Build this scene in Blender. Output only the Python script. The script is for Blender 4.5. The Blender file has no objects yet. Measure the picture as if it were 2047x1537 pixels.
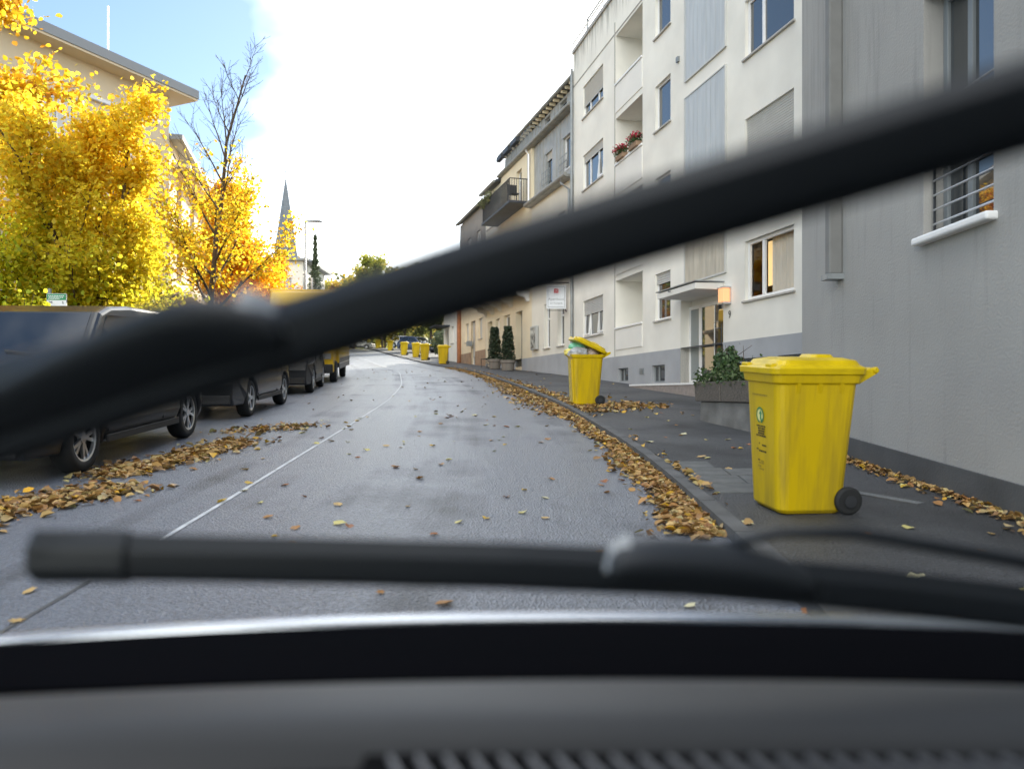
import bpy, bmesh, math, random
import numpy as np
from mathutils import Vector, Matrix, Euler
R = math.radians
random.seed(7)
rng = np.random.default_rng(7)
sc = bpy.context.scene
COL = sc.collection

# ------------------------------------------------------------------ camera, sky, sun, exposure
cam_d = bpy.data.cameras.new('camera')
cam = bpy.data.objects.new('camera', cam_d); COL.objects.link(cam); sc.camera = cam
cam.location = (0, 0, 1.3); cam.rotation_euler = (R(90), 0, 0)
cam_d.sensor_width = 36; cam_d.lens = 36 * 1538 / 2047
cam_d.shift_y = 17.5 / 2047
cam_d.clip_start = 0.05; cam_d.clip_end = 3000
cam_d.dof.use_dof = True; cam_d.dof.focus_distance = 11.0
cam_d.dof.aperture_fstop = cam_d.lens / 16.0          # about 16 mm of glass: the near wipers go soft

SUN_AZ, SUN_EL = 20.0, 29.0                            # right of the view direction, above the horizon
w = bpy.data.worlds.new('World'); sc.world = w; w.use_nodes = True
nt = w.node_tree; nt.nodes.clear()
out = nt.nodes.new('ShaderNodeOutputWorld'); bg = nt.nodes.new('ShaderNodeBackground')
sky = nt.nodes.new('ShaderNodeTexSky'); sky.sky_type = 'NISHITA'; sky.sun_disc = False
sky.sun_elevation = R(SUN_EL); sky.sun_rotation = R(SUN_AZ); sky.air_density = 1.0; sky.dust_density = 0.6; sky.ozone_density = 2.2
tc = nt.nodes.new('ShaderNodeTexCoord')
mp = nt.nodes.new('ShaderNodeMapping'); mp.inputs['Scale'].default_value = (1, 1, 2.0); mp.inputs['Location'].default_value = (-2.629, 6.891, 7.195)
nz = nt.nodes.new('ShaderNodeTexNoise'); nz.inputs['Scale'].default_value = 0.95; nz.inputs['Detail'].default_value = 6; nz.inputs['Roughness'].default_value = 0.48
cr = nt.nodes.new('ShaderNodeValToRGB'); cr.color_ramp.elements[0].position = 0.505; cr.color_ramp.elements[1].position = 0.66
mx = nt.nodes.new('ShaderNodeMix'); mx.data_type = 'RGBA'
mx.inputs['B'].default_value = (23.5, 23.0, 21.8, 1)
nt.links.new(tc.outputs['Generated'], mp.inputs['Vector']); nt.links.new(mp.outputs[0], nz.inputs['Vector'])
nt.links.new(nz.outputs['Fac'], cr.inputs[0]); nt.links.new(cr.outputs[0], mx.inputs['Factor'])
nt.links.new(sky.outputs[0], mx.inputs['A']); nt.links.new(mx.outputs['Result'], bg.inputs['Color'])
bg.inputs['Strength'].default_value = 0.085
nt.links.new(bg.outputs[0], out.inputs[0])
sun_d = bpy.data.lights.new('sun', 'SUN'); sun_d.energy = 4.2; sun_d.angle = R(0.5); sun_d.color = (1, 0.9, 0.74)
sun = bpy.data.objects.new('sun', sun_d); COL.objects.link(sun)
sdir = Vector((math.sin(R(SUN_AZ)) * math.cos(R(SUN_EL)), math.cos(R(SUN_AZ)) * math.cos(R(SUN_EL)), math.sin(R(SUN_EL))))
sun.rotation_euler = sdir.to_track_quat('Z', 'Y').to_euler()
vs = sc.view_settings; vs.view_transform = 'Standard'; vs.look = 'None'; vs.gamma = 1; vs.exposure = 1.56
try: vs.use_curve_mapping = False
except Exception: pass

# ------------------------------------------------------------------ helpers
def tag(o, label=None, cat=None, group=None, kind=None):
    if label: o['label'] = label
    if cat: o['category'] = cat
    if group: o['group'] = group
    if kind: o['kind'] = kind
    return o
def empty(name, loc=(0, 0, 0), rot=(0, 0, 0), label=None, cat=None, group=None, kind=None, parent=None):
    o = bpy.data.objects.new(name, None); COL.objects.link(o); o.location = loc; o.rotation_euler = rot
    o.empty_display_size = 0.2
    if parent: o.parent = parent
    return tag(o, label, cat, group, kind)
def link(name, me, mat=None, parent=None, loc=(0, 0, 0), rot=(0, 0, 0)):
    o = bpy.data.objects.new(name, me); COL.objects.link(o)
    if mat and not me.materials: me.materials.append(mat)
    o.location = loc; o.rotation_euler = rot
    if parent: o.parent = parent
    return o
def copy_tree(o, parent=None):
    c = o.copy(); COL.objects.link(c); c.parent = parent
    for ch in o.children: copy_tree(ch, c)
    return c
class MB:
    def __init__(s): s.v = []; s.f = []
    def add(s, vs, fs):
        b = len(s.v); s.v += [tuple(v) for v in vs]; s.f += [tuple(b + i for i in f) for f in fs]; return s
    def box(s, x0, x1, y0, y1, z0, z1):
        return s.add([(x0,y0,z0),(x1,y0,z0),(x1,y1,z0),(x0,y1,z0),(x0,y0,z1),(x1,y0,z1),(x1,y1,z1),(x0,y1,z1)],
                     [(0,3,2,1),(4,5,6,7),(0,1,5,4),(1,2,6,5),(2,3,7,6),(3,0,4,7)])
    def quad(s, a, b, c, d): return s.add([a, b, c, d], [(0, 1, 2, 3)])
    def tube(s, pts, rad, n=8, cap=True):
        pts = [Vector(p) for p in pts]; rad = rad if hasattr(rad, '__len__') else [rad] * len(pts)
        rings = []; up = Vector((0, 0, 1))
        for i, p in enumerate(pts):
            d = (pts[min(i + 1, len(pts) - 1)] - pts[max(i - 1, 0)])
            d = d.normalized() if d.length > 1e-9 else Vector((0, 0, 1))
            a = up if abs(d.dot(up)) < 0.95 else Vector((1, 0, 0))
            u = d.cross(a).normalized(); v = u.cross(d)
            rings.append([p + (u * math.cos(2 * math.pi * k / n) + v * math.sin(2 * math.pi * k / n)) * rad[i] for k in range(n)])
        vs = [q for r in rings for q in r]; fs = []
        for i in range(len(pts) - 1):
            for k in range(n):
                fs.append((i * n + k, i * n + (k + 1) % n, (i + 1) * n + (k + 1) % n, (i + 1) * n + k))
        if cap: fs += [tuple(range(n - 1, -1, -1)), tuple((len(pts) - 1) * n + k for k in range(n))]
        return s.add(vs, fs)
    def loft(s, rings, cap=True, close=True):
        n = len(rings[0]); vs = [p for r in rings for p in r]; fs = []
        for i in range(len(rings) - 1):
            for k in range(n if close else n - 1):
                fs.append((i * n + k, i * n + (k + 1) % n, (i + 1) * n + (k + 1) % n, (i + 1) * n + k))
        if cap: fs += [tuple(range(n - 1, -1, -1)), tuple((len(rings) - 1) * n + k for k in range(n))]
        return s.add(vs, fs)
    def lathe(s, prof, axis='z', n=24, c=(0, 0, 0)):
        rings = []
        for r, h in prof:
            ring = []
            for k in range(n):
                a = 2 * math.pi * k / n; p = (r * math.cos(a), r * math.sin(a))
                q = (p[0], p[1], h) if axis == 'z' else ((h, p[0], p[1]) if axis == 'x' else (p[1], h, p[0]))
                ring.append((q[0] + c[0], q[1] + c[1], q[2] + c[2]))
            rings.append(ring)
        return s.loft(rings)
    def mesh(s, name, smooth=False):
        me = bpy.data.meshes.new(name); me.from_pydata(s.v, [], s.f); me.validate(); me.update()
        bm = bmesh.new(); bm.from_mesh(me); bmesh.ops.recalc_face_normals(bm, faces=bm.faces); bm.to_mesh(me); bm.free()
        if smooth: me.polygons.foreach_set('use_smooth', [True] * len(me.polygons))
        return me
    def build(s, name, mat, parent=None, loc=(0, 0, 0), rot=(0, 0, 0), smooth=False, bevel=0, seg=2, sub=0):
        o = link(name, s.mesh(name, smooth), mat, parent, loc, rot)
        if bevel:
            m = o.modifiers.new('bevel', 'BEVEL'); m.width = bevel; m.segments = seg; m.limit_method = 'ANGLE'; m.angle_limit = R(35)
        if sub:
            m = o.modifiers.new('sub', 'SUBSURF'); m.levels = sub; m.render_levels = sub
        return o
def rrect(x0, x1, y0, y1, r, z, n=4):
    pts = []
    for cx, cy, a0 in ((x1 - r, y1 - r, 0), (x0 + r, y1 - r, 90), (x0 + r, y0 + r, 180), (x1 - r, y0 + r, 270)):
        for k in range(n + 1):
            a = R(a0 + 90 * k / n); pts.append((cx + r * math.cos(a), cy + r * math.sin(a), z))
    return pts
def text(name, body, size, mat, parent, loc, rot, shear=0, ext=0.002, align='CENTER', space=1.0):
    cu = bpy.data.curves.new(name, 'FONT'); cu.body = body; cu.size = size; cu.align_x = align; cu.align_y = 'CENTER'
    cu.extrude = ext; cu.shear = shear; cu.resolution_u = 3; cu.space_character = space
    o = bpy.data.objects.new(name, cu); COL.objects.link(o); cu.materials.append(mat)
    bpy.context.view_layer.update()
    me = bpy.data.meshes.new_from_object(o); bpy.data.objects.remove(o)
    return link(name, me, None, parent, loc, rot)

# ------------------------------------------------------------------ materials
MATS = {}
def mat(name, col, rough=0.6, metal=0.0, var=0.0, vscale=6.0, bump=0.0, bscale=60.0, col2=None, ior=1.45, coat=0.0, stretch=(1, 1, 1), spec=None, detail=4):
    m = bpy.data.materials.new(name); m.use_nodes = True; n = m.node_tree; p = n.nodes['Principled BSDF']
    p.inputs['Base Color'].default_value = (*col, 1); p.inputs['Roughness'].default_value = rough; p.inputs['Metallic'].default_value = metal
    p.inputs['IOR'].default_value = ior
    if spec is not None: p.inputs['Specular IOR Level'].default_value = spec
    if coat: p.inputs['Coat Weight'].default_value = coat; p.inputs['Coat Roughness'].default_value = 0.04
    tcn = n.nodes.new('ShaderNodeTexCoord'); mpn = n.nodes.new('ShaderNodeMapping'); mpn.inputs['Scale'].default_value = stretch
    n.links.new(tcn.outputs['Object'], mpn.inputs[0])
    if var or col2:
        t = n.nodes.new('ShaderNodeTexNoise'); t.inputs['Scale'].default_value = vscale; t.inputs['Detail'].default_value = detail
        n.links.new(mpn.outputs[0], t.inputs['Vector'])
        r = n.nodes.new('ShaderNodeValToRGB'); r.color_ramp.elements[0].position = 0.3; r.color_ramp.elements[1].position = 0.7
        c2 = col2 if col2 else tuple(c * (1 - var) for c in col)
        r.color_ramp.elements[0].color = (*c2, 1); r.color_ramp.elements[1].color = (*[min(1, c * (1 + var * .4)) for c in col], 1)
        n.links.new(t.outputs['Fac'], r.inputs[0]); n.links.new(r.outputs[0], p.inputs['Base Color'])
    if bump:
        t = n.nodes.new('ShaderNodeTexNoise'); t.inputs['Scale'].default_value = bscale; t.inputs['Detail'].default_value = 3
        n.links.new(tcn.outputs['Object'], t.inputs['Vector'])
        b = n.nodes.new('ShaderNodeBump'); b.inputs['Strength'].default_value = bump; b.inputs['Distance'].default_value = 0.01
        n.links.new(t.outputs['Fac'], b.inputs['Height']); n.links.new(b.outputs[0], p.inputs['Normal'])
    MATS[name] = m
    return m
def emis(name, col, strength):
    m = mat(name, col, 0.4); p = m.node_tree.nodes['Principled BSDF']
    p.inputs['Emission Color'].default_value = (*col, 1); p.inputs['Emission Strength'].default_value = strength; return m
def stained(name, col, dark, amount, zlo, zhi, rough=0.85, bump=0.3, bscale=90):
    """plaster with run-off streaks of dirt between zlo and zhi (object space) and a soft mottling"""
    m = mat(name, col, rough, var=0.13, vscale=0.8, bump=bump, bscale=bscale, detail=12); n = m.node_tree; p = n.nodes['Principled BSDF']
    src = p.inputs['Base Color'].links[0].from_socket
    tcn = n.nodes.new('ShaderNodeTexCoord'); mpn = n.nodes.new('ShaderNodeMapping'); mpn.inputs['Scale'].default_value = (4.5, 4.5, 0.35)
    n.links.new(tcn.outputs['Object'], mpn.inputs[0])
    t = n.nodes.new('ShaderNodeTexNoise'); t.inputs['Scale'].default_value = 1.6; t.inputs['Detail'].default_value = 6; t.inputs['Roughness'].default_value = 0.65
    n.links.new(mpn.outputs[0], t.inputs['Vector'])
    sx = n.nodes.new('ShaderNodeSeparateXYZ'); n.links.new(tcn.outputs['Object'], sx.inputs[0])
    mr = n.nodes.new('ShaderNodeMapRange'); mr.inputs['From Min'].default_value = zlo; mr.inputs['From Max'].default_value = zhi
    mr.inputs['To Min'].default_value = -0.16; mr.inputs['To Max'].default_value = 0.2
    n.links.new(sx.outputs['Z'], mr.inputs['Value'])
    ad = n.nodes.new('ShaderNodeMath'); ad.operation = 'ADD'; n.links.new(t.outputs['Fac'], ad.inputs[0]); n.links.new(mr.outputs[0], ad.inputs[1])
    r = n.nodes.new('ShaderNodeValToRGB'); r.color_ramp.elements[0].position = 0.53; r.color_ramp.elements[1].position = 0.78
    r.color_ramp.elements[0].color = (0, 0, 0, 1); r.color_ramp.elements[1].color = (amount, amount, amount, 1)
    n.links.new(ad.outputs[0], r.inputs[0])
    x = n.nodes.new('ShaderNodeMix'); x.data_type = 'RGBA'; x.inputs['B'].default_value = (*dark, 1)
    n.links.new(r.outputs[0], x.inputs['Factor']); n.links.new(src, x.inputs['A']); n.links.new(x.outputs['Result'], p.inputs['Base Color'])
    return m
def leafmat(name, trans=0.55, rough=0.5):
    m = bpy.data.materials.new(name); m.use_nodes = True; n = m.node_tree; n.nodes.clear()
    o = n.nodes.new('ShaderNodeOutputMaterial'); a = n.nodes.new('ShaderNodeAttribute'); a.attribute_name = 'col'
    d = n.nodes.new('ShaderNodeBsdfPrincipled'); d.inputs['Roughness'].default_value = rough; d.inputs['Specular IOR Level'].default_value = 0.35
    t = n.nodes.new('ShaderNodeBsdfTranslucent'); x = n.nodes.new('ShaderNodeMixShader'); x.inputs[0].default_value = trans
    n.links.new(a.outputs['Color'], d.inputs['Base Color']); n.links.new(a.outputs['Color'], t.inputs['Color'])
    n.links.new(d.outputs[0], x.inputs[1]); n.links.new(t.outputs[0], x.inputs[2]); n.links.new(x.outputs[0], o.inputs[0]); MATS[name] = m
    return m
WHITE = stained('white_render', (0.82, 0.8, 0.735), (0.16, 0.16, 0.14), 0.75, 12.4, 13.95)
WHITE2 = mat('loggia_white', (0.78, 0.765, 0.72), 0.8, var=0.06, vscale=1.2, bump=0.15, bscale=90)
PLINTH = mat('plinth_grey', (0.37, 0.385, 0.41), 0.85, var=0.14, vscale=1.2, bump=0.25, bscale=70)
GREY = stained('grey_render', (0.36, 0.352, 0.335), (0.17, 0.17, 0.165), 0.5, -4, 12, bump=0.4, bscale=42)
GREYD = mat('grey_plinth', (0.085, 0.088, 0.092), 0.85, var=0.25, vscale=2.0, bump=0.3)
CREAM = mat('cream_render', (0.76, 0.67, 0.49), 0.85, var=0.08, vscale=1.0, bump=0.2)
CREAMW = mat('pale_render', (0.74, 0.71, 0.63), 0.85, var=0.08, vscale=1.0, bump=0.2)
YELLOWH = mat('yellow_render', (0.74, 0.62, 0.43), 0.85, var=0.08, vscale=1.0, bump=0.2)
BROWNP = mat('brown_stone', (0.33, 0.22, 0.14), 0.8, var=0.25, vscale=3, bump=0.3)
TAUPE = mat('taupe_render', (0.25, 0.23, 0.21), 0.85, var=0.12, vscale=1.2, bump=0.2)
SLATE = mat('dark_slate', (0.05, 0.055, 0.065), 0.6, var=0.3, vscale=5, bump=0.3)
ZINC = mat('zinc', (0.38, 0.385, 0.375), 0.5, metal=0.12, var=0.18, vscale=2.2)
ZINCD = mat('zinc_gutter', (0.3, 0.3, 0.28), 0.5, metal=0.3, var=0.25, vscale=3)
CLAD = mat('cladding_board', (0.5, 0.52, 0.52), 0.35, var=0.12, vscale=2.0, stretch=(4, 4, .5))
CLADB = mat('cladding_board_tan', (0.5, 0.46, 0.38), 0.5, var=0.2, vscale=2.0, stretch=(4, 4, .6))
DARKGAP = mat('dark_gap', (0.03, 0.03, 0.03), 0.9)
FRAMEW = mat('white_frame', (0.8, 0.8, 0.8), 0.35, var=0.03)
FRAMEG = mat('grey_frame', (0.22, 0.24, 0.25), 0.45)
SHUT = mat('shutter_grey', (0.55, 0.55, 0.53), 0.5, var=0.06)
SILL = mat('stone_sill', (0.45, 0.43, 0.4), 0.6, var=0.15, vscale=8)
GLASS = mat('window_glass', (0.03, 0.036, 0.04), 0.015, ior=2.1)
ALU = mat('aluminium', (0.6, 0.61, 0.62), 0.35, metal=0.7)
PIPE = mat('pipe_grey', (0.28, 0.3, 0.31), 0.45, metal=0.3, var=0.2)
PIPEG = mat('painted_pipe', (0.19, 0.19, 0.185), 0.7, var=0.1, bump=0.2)
COPPER = mat('copper_pipe', (0.36, 0.15, 0.07), 0.5, metal=0.3, var=0.25)
IRON = mat('black_iron', (0.03, 0.032, 0.036), 0.5)
CONC = mat('concrete', (0.17, 0.17, 0.165), 0.9, var=0.45, vscale=2.5, bump=0.5, bscale=30)
CONC2 = mat('pebble_concrete', (0.14, 0.125, 0.11), 0.9, var=0.6, vscale=60, bump=0.9, bscale=80)
STEP = mat('step_stone', (0.3, 0.26, 0.24), 0.7, var=0.2, vscale=10)
YBIN = stained('bin_plastic', (0.6, 0.415, 0.0), (0.16, 0.12, 0.03), 0.55, 2.2, -0.5, rough=0.4, bump=0.05, bscale=120)
YLID = mat('lid_plastic', (0.63, 0.45, 0.0), 0.32, var=0.22, vscale=7, detail=8)
INK = mat('black_ink', (0.03, 0.03, 0.02), 0.6)
INKF = mat('faded_ink', (0.3, 0.23, 0.03), 0.6)
SCUFF = mat('scuff', (0.42, 0.35, 0.12), 0.8, var=0.4, vscale=30)
GREENP = mat('green_print', (0.02, 0.22, 0.09), 0.6)
YPALE = mat('pale_print', (0.75, 0.72, 0.3), 0.6)
RUBBER = mat('rubber', (0.018, 0.019, 0.02), 0.75, bump=0.2, bscale=100)
RIM = mat('alloy', (0.55, 0.56, 0.57), 0.3, metal=0.8)
RIMD = mat('rim_black', (0.02, 0.02, 0.022), 0.5)
BLACKP = mat('black_paint', (0.008, 0.009, 0.01), 0.3, coat=0.45)
GREYP = mat('charcoal_paint', (0.012, 0.013, 0.015), 0.3, coat=0.5)
SILVERP = mat('silver_paint', (0.5, 0.5, 0.47), 0.3, metal=0.5, coat=0.7)
WHITEP = mat('white_paint', (0.7, 0.7, 0.7), 0.3, coat=0.7)
BLUEP = mat('dark_blue_paint', (0.03, 0.04, 0.09), 0.3, coat=0.8)
VANY = mat('van_yellow', (0.75, 0.47, 0.01), 0.35, var=0.05, coat=0.4)
VANRED = mat('van_red', (0.5, 0.01, 0.02), 0.4)
TRIM = mat('black_trim', (0.02, 0.02, 0.021), 0.6)
GREYTRIM = mat('grey_trim', (0.16, 0.17, 0.18), 0.5)
CARGLASS = mat('car_glass', (0.012, 0.014, 0.016), 0.02, ior=1.9)
LAMPG = mat('lamp_glass', (0.5, 0.5, 0.5), 0.1, coat=1)
LAMPR = mat('lamp_red', (0.35, 0.01, 0.01), 0.2, coat=1)
BARK = mat('bark', (0.12, 0.088, 0.06), 0.9, var=0.4, vscale=12, bump=0.8, bscale=40)
BARKD = mat('bark_dark', (0.095, 0.07, 0.048), 0.9, var=0.4, vscale=12, bump=0.6, bscale=40)
LEAF = leafmat('tree_leaf', 0.68); LITTER = leafmat('litter_leaf', 0.12, 0.55); GREENLEAF = leafmat('evergreen_leaf', 0.25, 0.4)
DASH = mat('dash_plastic', (0.052, 0.054, 0.058), 0.58, bump=0.06, bscale=500)
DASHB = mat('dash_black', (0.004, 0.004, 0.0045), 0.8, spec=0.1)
WIPER = mat('wiper_rubber', (0.022, 0.026, 0.032), 0.5)
WIPERG = mat('wiper_gloss', (0.014, 0.015, 0.017), 0.16)
SIGNW = mat('sign_white', (0.7, 0.72, 0.75), 0.5)
POT = mat('pot_clay_grey', (0.2, 0.18, 0.16), 0.8, var=0.15, vscale=8)
GLOW = emis('lamp_glow', (0.85, 0.36, 0.17), 0.38)

# ------------------------------------------------------------------ street geometry
def smooth_table(ys, xs):
    Y = np.arange(-30, 320, 0.5); X = np.interp(Y, ys, xs)
    k = np.hanning(15); k /= k.sum(); Xp = np.pad(X, 7, mode='reflect', reflect_type='odd'); X = np.convolve(Xp, k, 'valid')
    return lambda y: float(np.interp(y, Y, X))
K = smooth_table([-30, 0, 5.1, 8.2, 11.4, 15.5, 22.5, 30, 37, 45, 52, 59, 64.5, 83, 98, 120, 160, 320],
                 [1.35, 1.38, 1.44, 1.5, 1.31, 1.02, 0.15, -1.0, -2.3, -4.7, -6.6, -8.4, -10, -14.6, -18.6, -25, -38, -95])   # kerb on the house side
LW = smooth_table([-30, 5, 8.4, 12.2, 17.5, 23.8, 34, 45, 55, 83, 98, 120, 160, 320],
                  [-2.2, -2.3, -2.44, -2.57, -2.8, -3.4, -4.95, -7.7, -10.4, -18.4, -22.5, -29, -42, -100])      # thin white line
LK = lambda y: LW(y) - 4.15                                                                       # kerb behind the parked cars
_zy = np.array([-60, 0, 45, 98, 125, 170, 260, 400, 800]); _zz = np.array([-3.9, 0, 2.93, 6.98, 8.2, 9.0, 12, 20, 40.0])
def zr(y): return float(np.interp(y, _zy, _zz))
PAV = 0.075
SL = math.atan(0.065)
def strip(name, xa, xb, y0, y1, step, zoff, material, parent=None, kind=None, nx=1):
    ys = np.arange(y0, y1 + step * .5, step); m = MB(); uv = []
    for y in ys:
        for k in range(nx + 1):
            a, b = xa(y), xb(y); m.v.append((a + (b - a) * k / nx, y, zr(y) + zoff)); uv.append((k / nx, y))
    for i in range(len(ys) - 1):
        for k in range(nx):
            q = i * (nx + 1) + k; m.f.append((q, q + 1, q + nx + 2, q + nx + 1))
    me = bpy.data.meshes.new(name); me.from_pydata(m.v, [], m.f); l = me.uv_layers.new(name='uv')
    vi = np.zeros(len(me.loops), dtype=np.int32); me.loops.foreach_get('vertex_index', vi)
    l.data.foreach_set('uv', np.array(uv, dtype=np.float32)[vi].ravel())
    o = link(name, me, material, parent)
    if kind: o['kind'] = kind
    return o
# asphalt: fine aggregate, worn paler wheel tracks that follow the bend, damp sheen
def asphalt(name, base, tracks, rough, bump):
    m = bpy.data.materials.new(name); m.use_nodes = True; n = m.node_tree; p = n.nodes['Principled BSDF']; N = n.nodes.new; Lk = n.links.new
    t = N('ShaderNodeTexCoord')
    g = N('ShaderNodeTexNoise'); g.inputs['Scale'].default_value = 34; g.inputs['Detail'].default_value = 5; g.inputs['Roughness'].default_value = 0.75; Lk(t.outputs['Object'], g.inputs['Vector'])
    v = N('ShaderNodeTexVoronoi'); v.inputs['Scale'].default_value = 62; Lk(t.outputs['Object'], v.inputs['Vector'])
    big = N('ShaderNodeTexNoise'); big.inputs['Scale'].default_value = 0.7; big.inputs['Detail'].default_value = 5; Lk(t.outputs['Object'], big.inputs['Vector'])
    mp = N('ShaderNodeMapping'); mp.inputs['Scale'].default_value = (tracks, 0.03, 1); Lk(t.outputs['UV'], mp.inputs[0])
    st = N('ShaderNodeTexNoise'); st.inputs['Scale'].default_value = 1; st.inputs['Detail'].default_value = 4; Lk(mp.outputs[0], st.inputs['Vector'])
    a = N('ShaderNodeMath'); a.operation = 'MULTIPLY_ADD'; Lk(st.outputs['Fac'], a.inputs[0]); a.inputs[1].default_value = 1.1; Lk(big.outputs['Fac'], a.inputs[2])
    r = N('ShaderNodeValToRGB'); r.color_ramp.elements[0].position = 0.75; r.color_ramp.elements[1].position = 1.35 / 1.0 if False else 1.0
    r.color_ramp.elements[0].color = (*[c * .55 for c in base], 1); r.color_ramp.elements[1].color = (*[c * 1.9 for c in base], 1)
    Lk(a.outputs[0], r.inputs[0])
    x = N('ShaderNodeMix'); x.data_type = 'RGBA'; x.blend_type = 'MULTIPLY'; x.inputs['Factor'].default_value = 0.7
    gr = N('ShaderNodeValToRGB'); gr.color_ramp.elements[0].position = 0.3; gr.color_ramp.elements[1].position = 0.75
    gr.color_ramp.elements[0].color = (.35, .35, .36, 1); gr.color_ramp.elements[1].color = (2.1, 2.1, 2.15, 1); Lk(g.outputs['Fac'], gr.inputs[0])
    Lk(r.outputs[0], x.inputs['A']); Lk(gr.outputs[0], x.inputs['B']); Lk(x.outputs['Result'], p.inputs['Base Color'])
    rr = N('ShaderNodeMapRange'); rr.inputs['From Min'].default_value = 0.6; rr.inputs['From Max'].default_value = 1.1
    rr.inputs['To Min'].default_value = rough + 0.13; rr.inputs['To Max'].default_value = rough - 0.1; Lk(a.outputs[0], rr.inputs['Value']); Lk(rr.outputs[0], p.inputs['Roughness'])
    b = N('ShaderNodeBump'); b.inputs['Strength'].default_value = bump; b.inputs['Distance'].default_value = 0.012; Lk(v.outputs['Distance'], b.inputs['Height']); Lk(b.outputs[0], p.inputs['Normal'])
    p.inputs['Specular IOR Level'].default_value = 0.55
    return m
ROADM = asphalt('road_asphalt', (0.068, 0.076, 0.092), 14, 0.4, 1.0)
PAVM = asphalt('pavement_asphalt', (0.021, 0.022, 0.024), 5, 0.66, 0.7)
GROUNDM = mat('ground_soil', (0.06, 0.06, 0.035), 0.95, var=0.5, vscale=0.4, bump=0.4)
LINEM = mat('worn_line_paint', (0.5, 0.52, 0.55), 0.6, var=0.5, vscale=7, col2=(0.34, 0.36, 0.38), detail=8)
KERBM = mat('kerb_stone', (0.1, 0.102, 0.105), 0.8, var=0.35, vscale=4, bump=0.5)
SLABM = mat('slab_concrete', (0.12, 0.125, 0.125), 0.85, var=0.3, vscale=5, bump=0.4)

gm = MB(); xs = [-900, -400, -150, -70, -40, -25, 20, 60, 150, 400, 900]; ysg = list(np.arange(-60, 180, 6.0)) + [200, 260, 400, 800, 1500]
for y in ysg:
    for x in xs: gm.v.append((x, y, zr(y) - 0.06))
for i in range(len(ysg) - 1):
    for k in range(len(xs) - 1):
        q = i * len(xs) + k; gm.f.append((q, q + 1, q + len(xs) + 1, q + len(xs)))
tag(gm.build('ground', GROUNDM), kind='structure')
road = strip('road', LK, K, -30, 160, 0.5, 0.0, ROADM, kind='structure', nx=6)
strip('lane_line', lambda y: LW(y) - .019, lambda y: LW(y) + .019, 4.2, 120, 0.4, 0.004, LINEM, road)
strip('tar_seam', lambda y: LW(y) - .012, lambda y: LW(y) + .012, 1.5, 4.2, 0.4, 0.004, KERBM, road)
pav = strip('pavement', lambda y: K(y) + .12, lambda y: K(y) + 16, -30, 160, 0.5, PAV, PAVM, kind='structure')
pavl = strip('pavement_left', lambda y: LK(y) - 2.0, lambda y: LK(y) - .12, -30, 160, 0.5, PAV, PAVM, kind='structure')
def kerb_stones(fx, side, y0, y1, parent):
    y = y0
    while y < y1:
        L = 1.0; a = Vector((fx(y), y, 0)); b = Vector((fx(y + L), y + L, 0)); d = (b - a); ang = math.atan2(-d.x, d.y)
        me = bpy.data.meshes.get('kerb_unit')
        if not me:
            me = MB().box(0, .12, 0, .988, -.2, PAV + .006).mesh('kerb_unit'); me.materials.append(KERBM)
        o = link('kerb_stone', me, None, parent, (fx(y) + (0 if side > 0 else -.12), y, zr(y)), (math.atan(zr(y + 1) - zr(y)), 0, ang))
        o.scale = (1, d.length, 1)
        y += L
kerb_stones(K, 1, -2, 62, pav); kerb_stones(LK, -1, 4, 40, pavl)
# a row of paler slabs and a steel channel grating set into the pavement by the near bin
for k, (x, y) in enumerate([(1.8, 7.75), (1.83, 7.33), (1.86, 6.91), (2.25, 7.3), (2.28, 6.88), (1.89, 6.49)]):
    MB().box(-.2, .2, -.2, .2, -.05, .007).build('paving_slab', SLABM, pav, (x, y, zr(y) + PAV), (SL, 0, R(-4)), bevel=.006)
ch = empty('drain_channel', (2.25, 7.2, zr(7.2) + PAV), (0, R(3.1), R(-56)), parent=pav)
for q in (-.085, .085): MB().box(0, 1.6, q - .007, q + .007, -.03, .006).build('channel_rail', KERBM, ch)
for k in range(3): MB().box(0.02, 1.58, -.05 + k * .04, -.036 + k * .04, -.03, .003).build('grate_bar', PIPE, ch)

# ------------------------------------------------------------------ facades
def facade(name, P, D, label, cat='building', z0=0.0):
    return empty(name, (P[0], P[1], 0), (0, 0, math.atan2(D[1], D[0])), label, cat)
def wall_mesh(x0, x1, z0, z1, holes, y=0.0, depth=0.14):
    m = MB(); eps = 1e-6
    X = sorted({x0, x1, *[h[0] for h in holes], *[h[1] for h in holes]}); X = [x for x in X if x0 - eps <= x <= x1 + eps]
    Z = sorted({z0, z1, *[h[2] for h in holes], *[h[3] for h in holes]}); Z = [z for z in Z if z0 - eps <= z <= z1 + eps]
    for i in range(len(X) - 1):
        run = None
        for j in range(len(Z)):
            inside = True
            if j < len(Z) - 1:
                cx, cz = (X[i] + X[i + 1]) / 2, (Z[j] + Z[j + 1]) / 2
                inside = any(h[0] < cx < h[1] and h[2] < cz < h[3] for h in holes)
            if not inside and run is None: run = Z[j]
            if inside and run is not None:
                m.quad((X[i], y, run), (X[i + 1], y, run), (X[i + 1], y, Z[j]), (X[i], y, Z[j])); run = None
    for h in holes:
        a, b, c, d = h[:4]; e = y - (h[4] if len(h) > 4 else depth)
        m.quad((a, y, c), (a, e, c), (a, e, d), (a, y, d)); m.quad((b, y, c), (b, e, c), (b, e, d), (b, y, d))
        m.quad((a, y, d), (b, y, d), (b, e, d), (a, e, d)); m.quad((a, y, c), (b, y, c), (b, e, c), (a, e, c))
    return m
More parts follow.
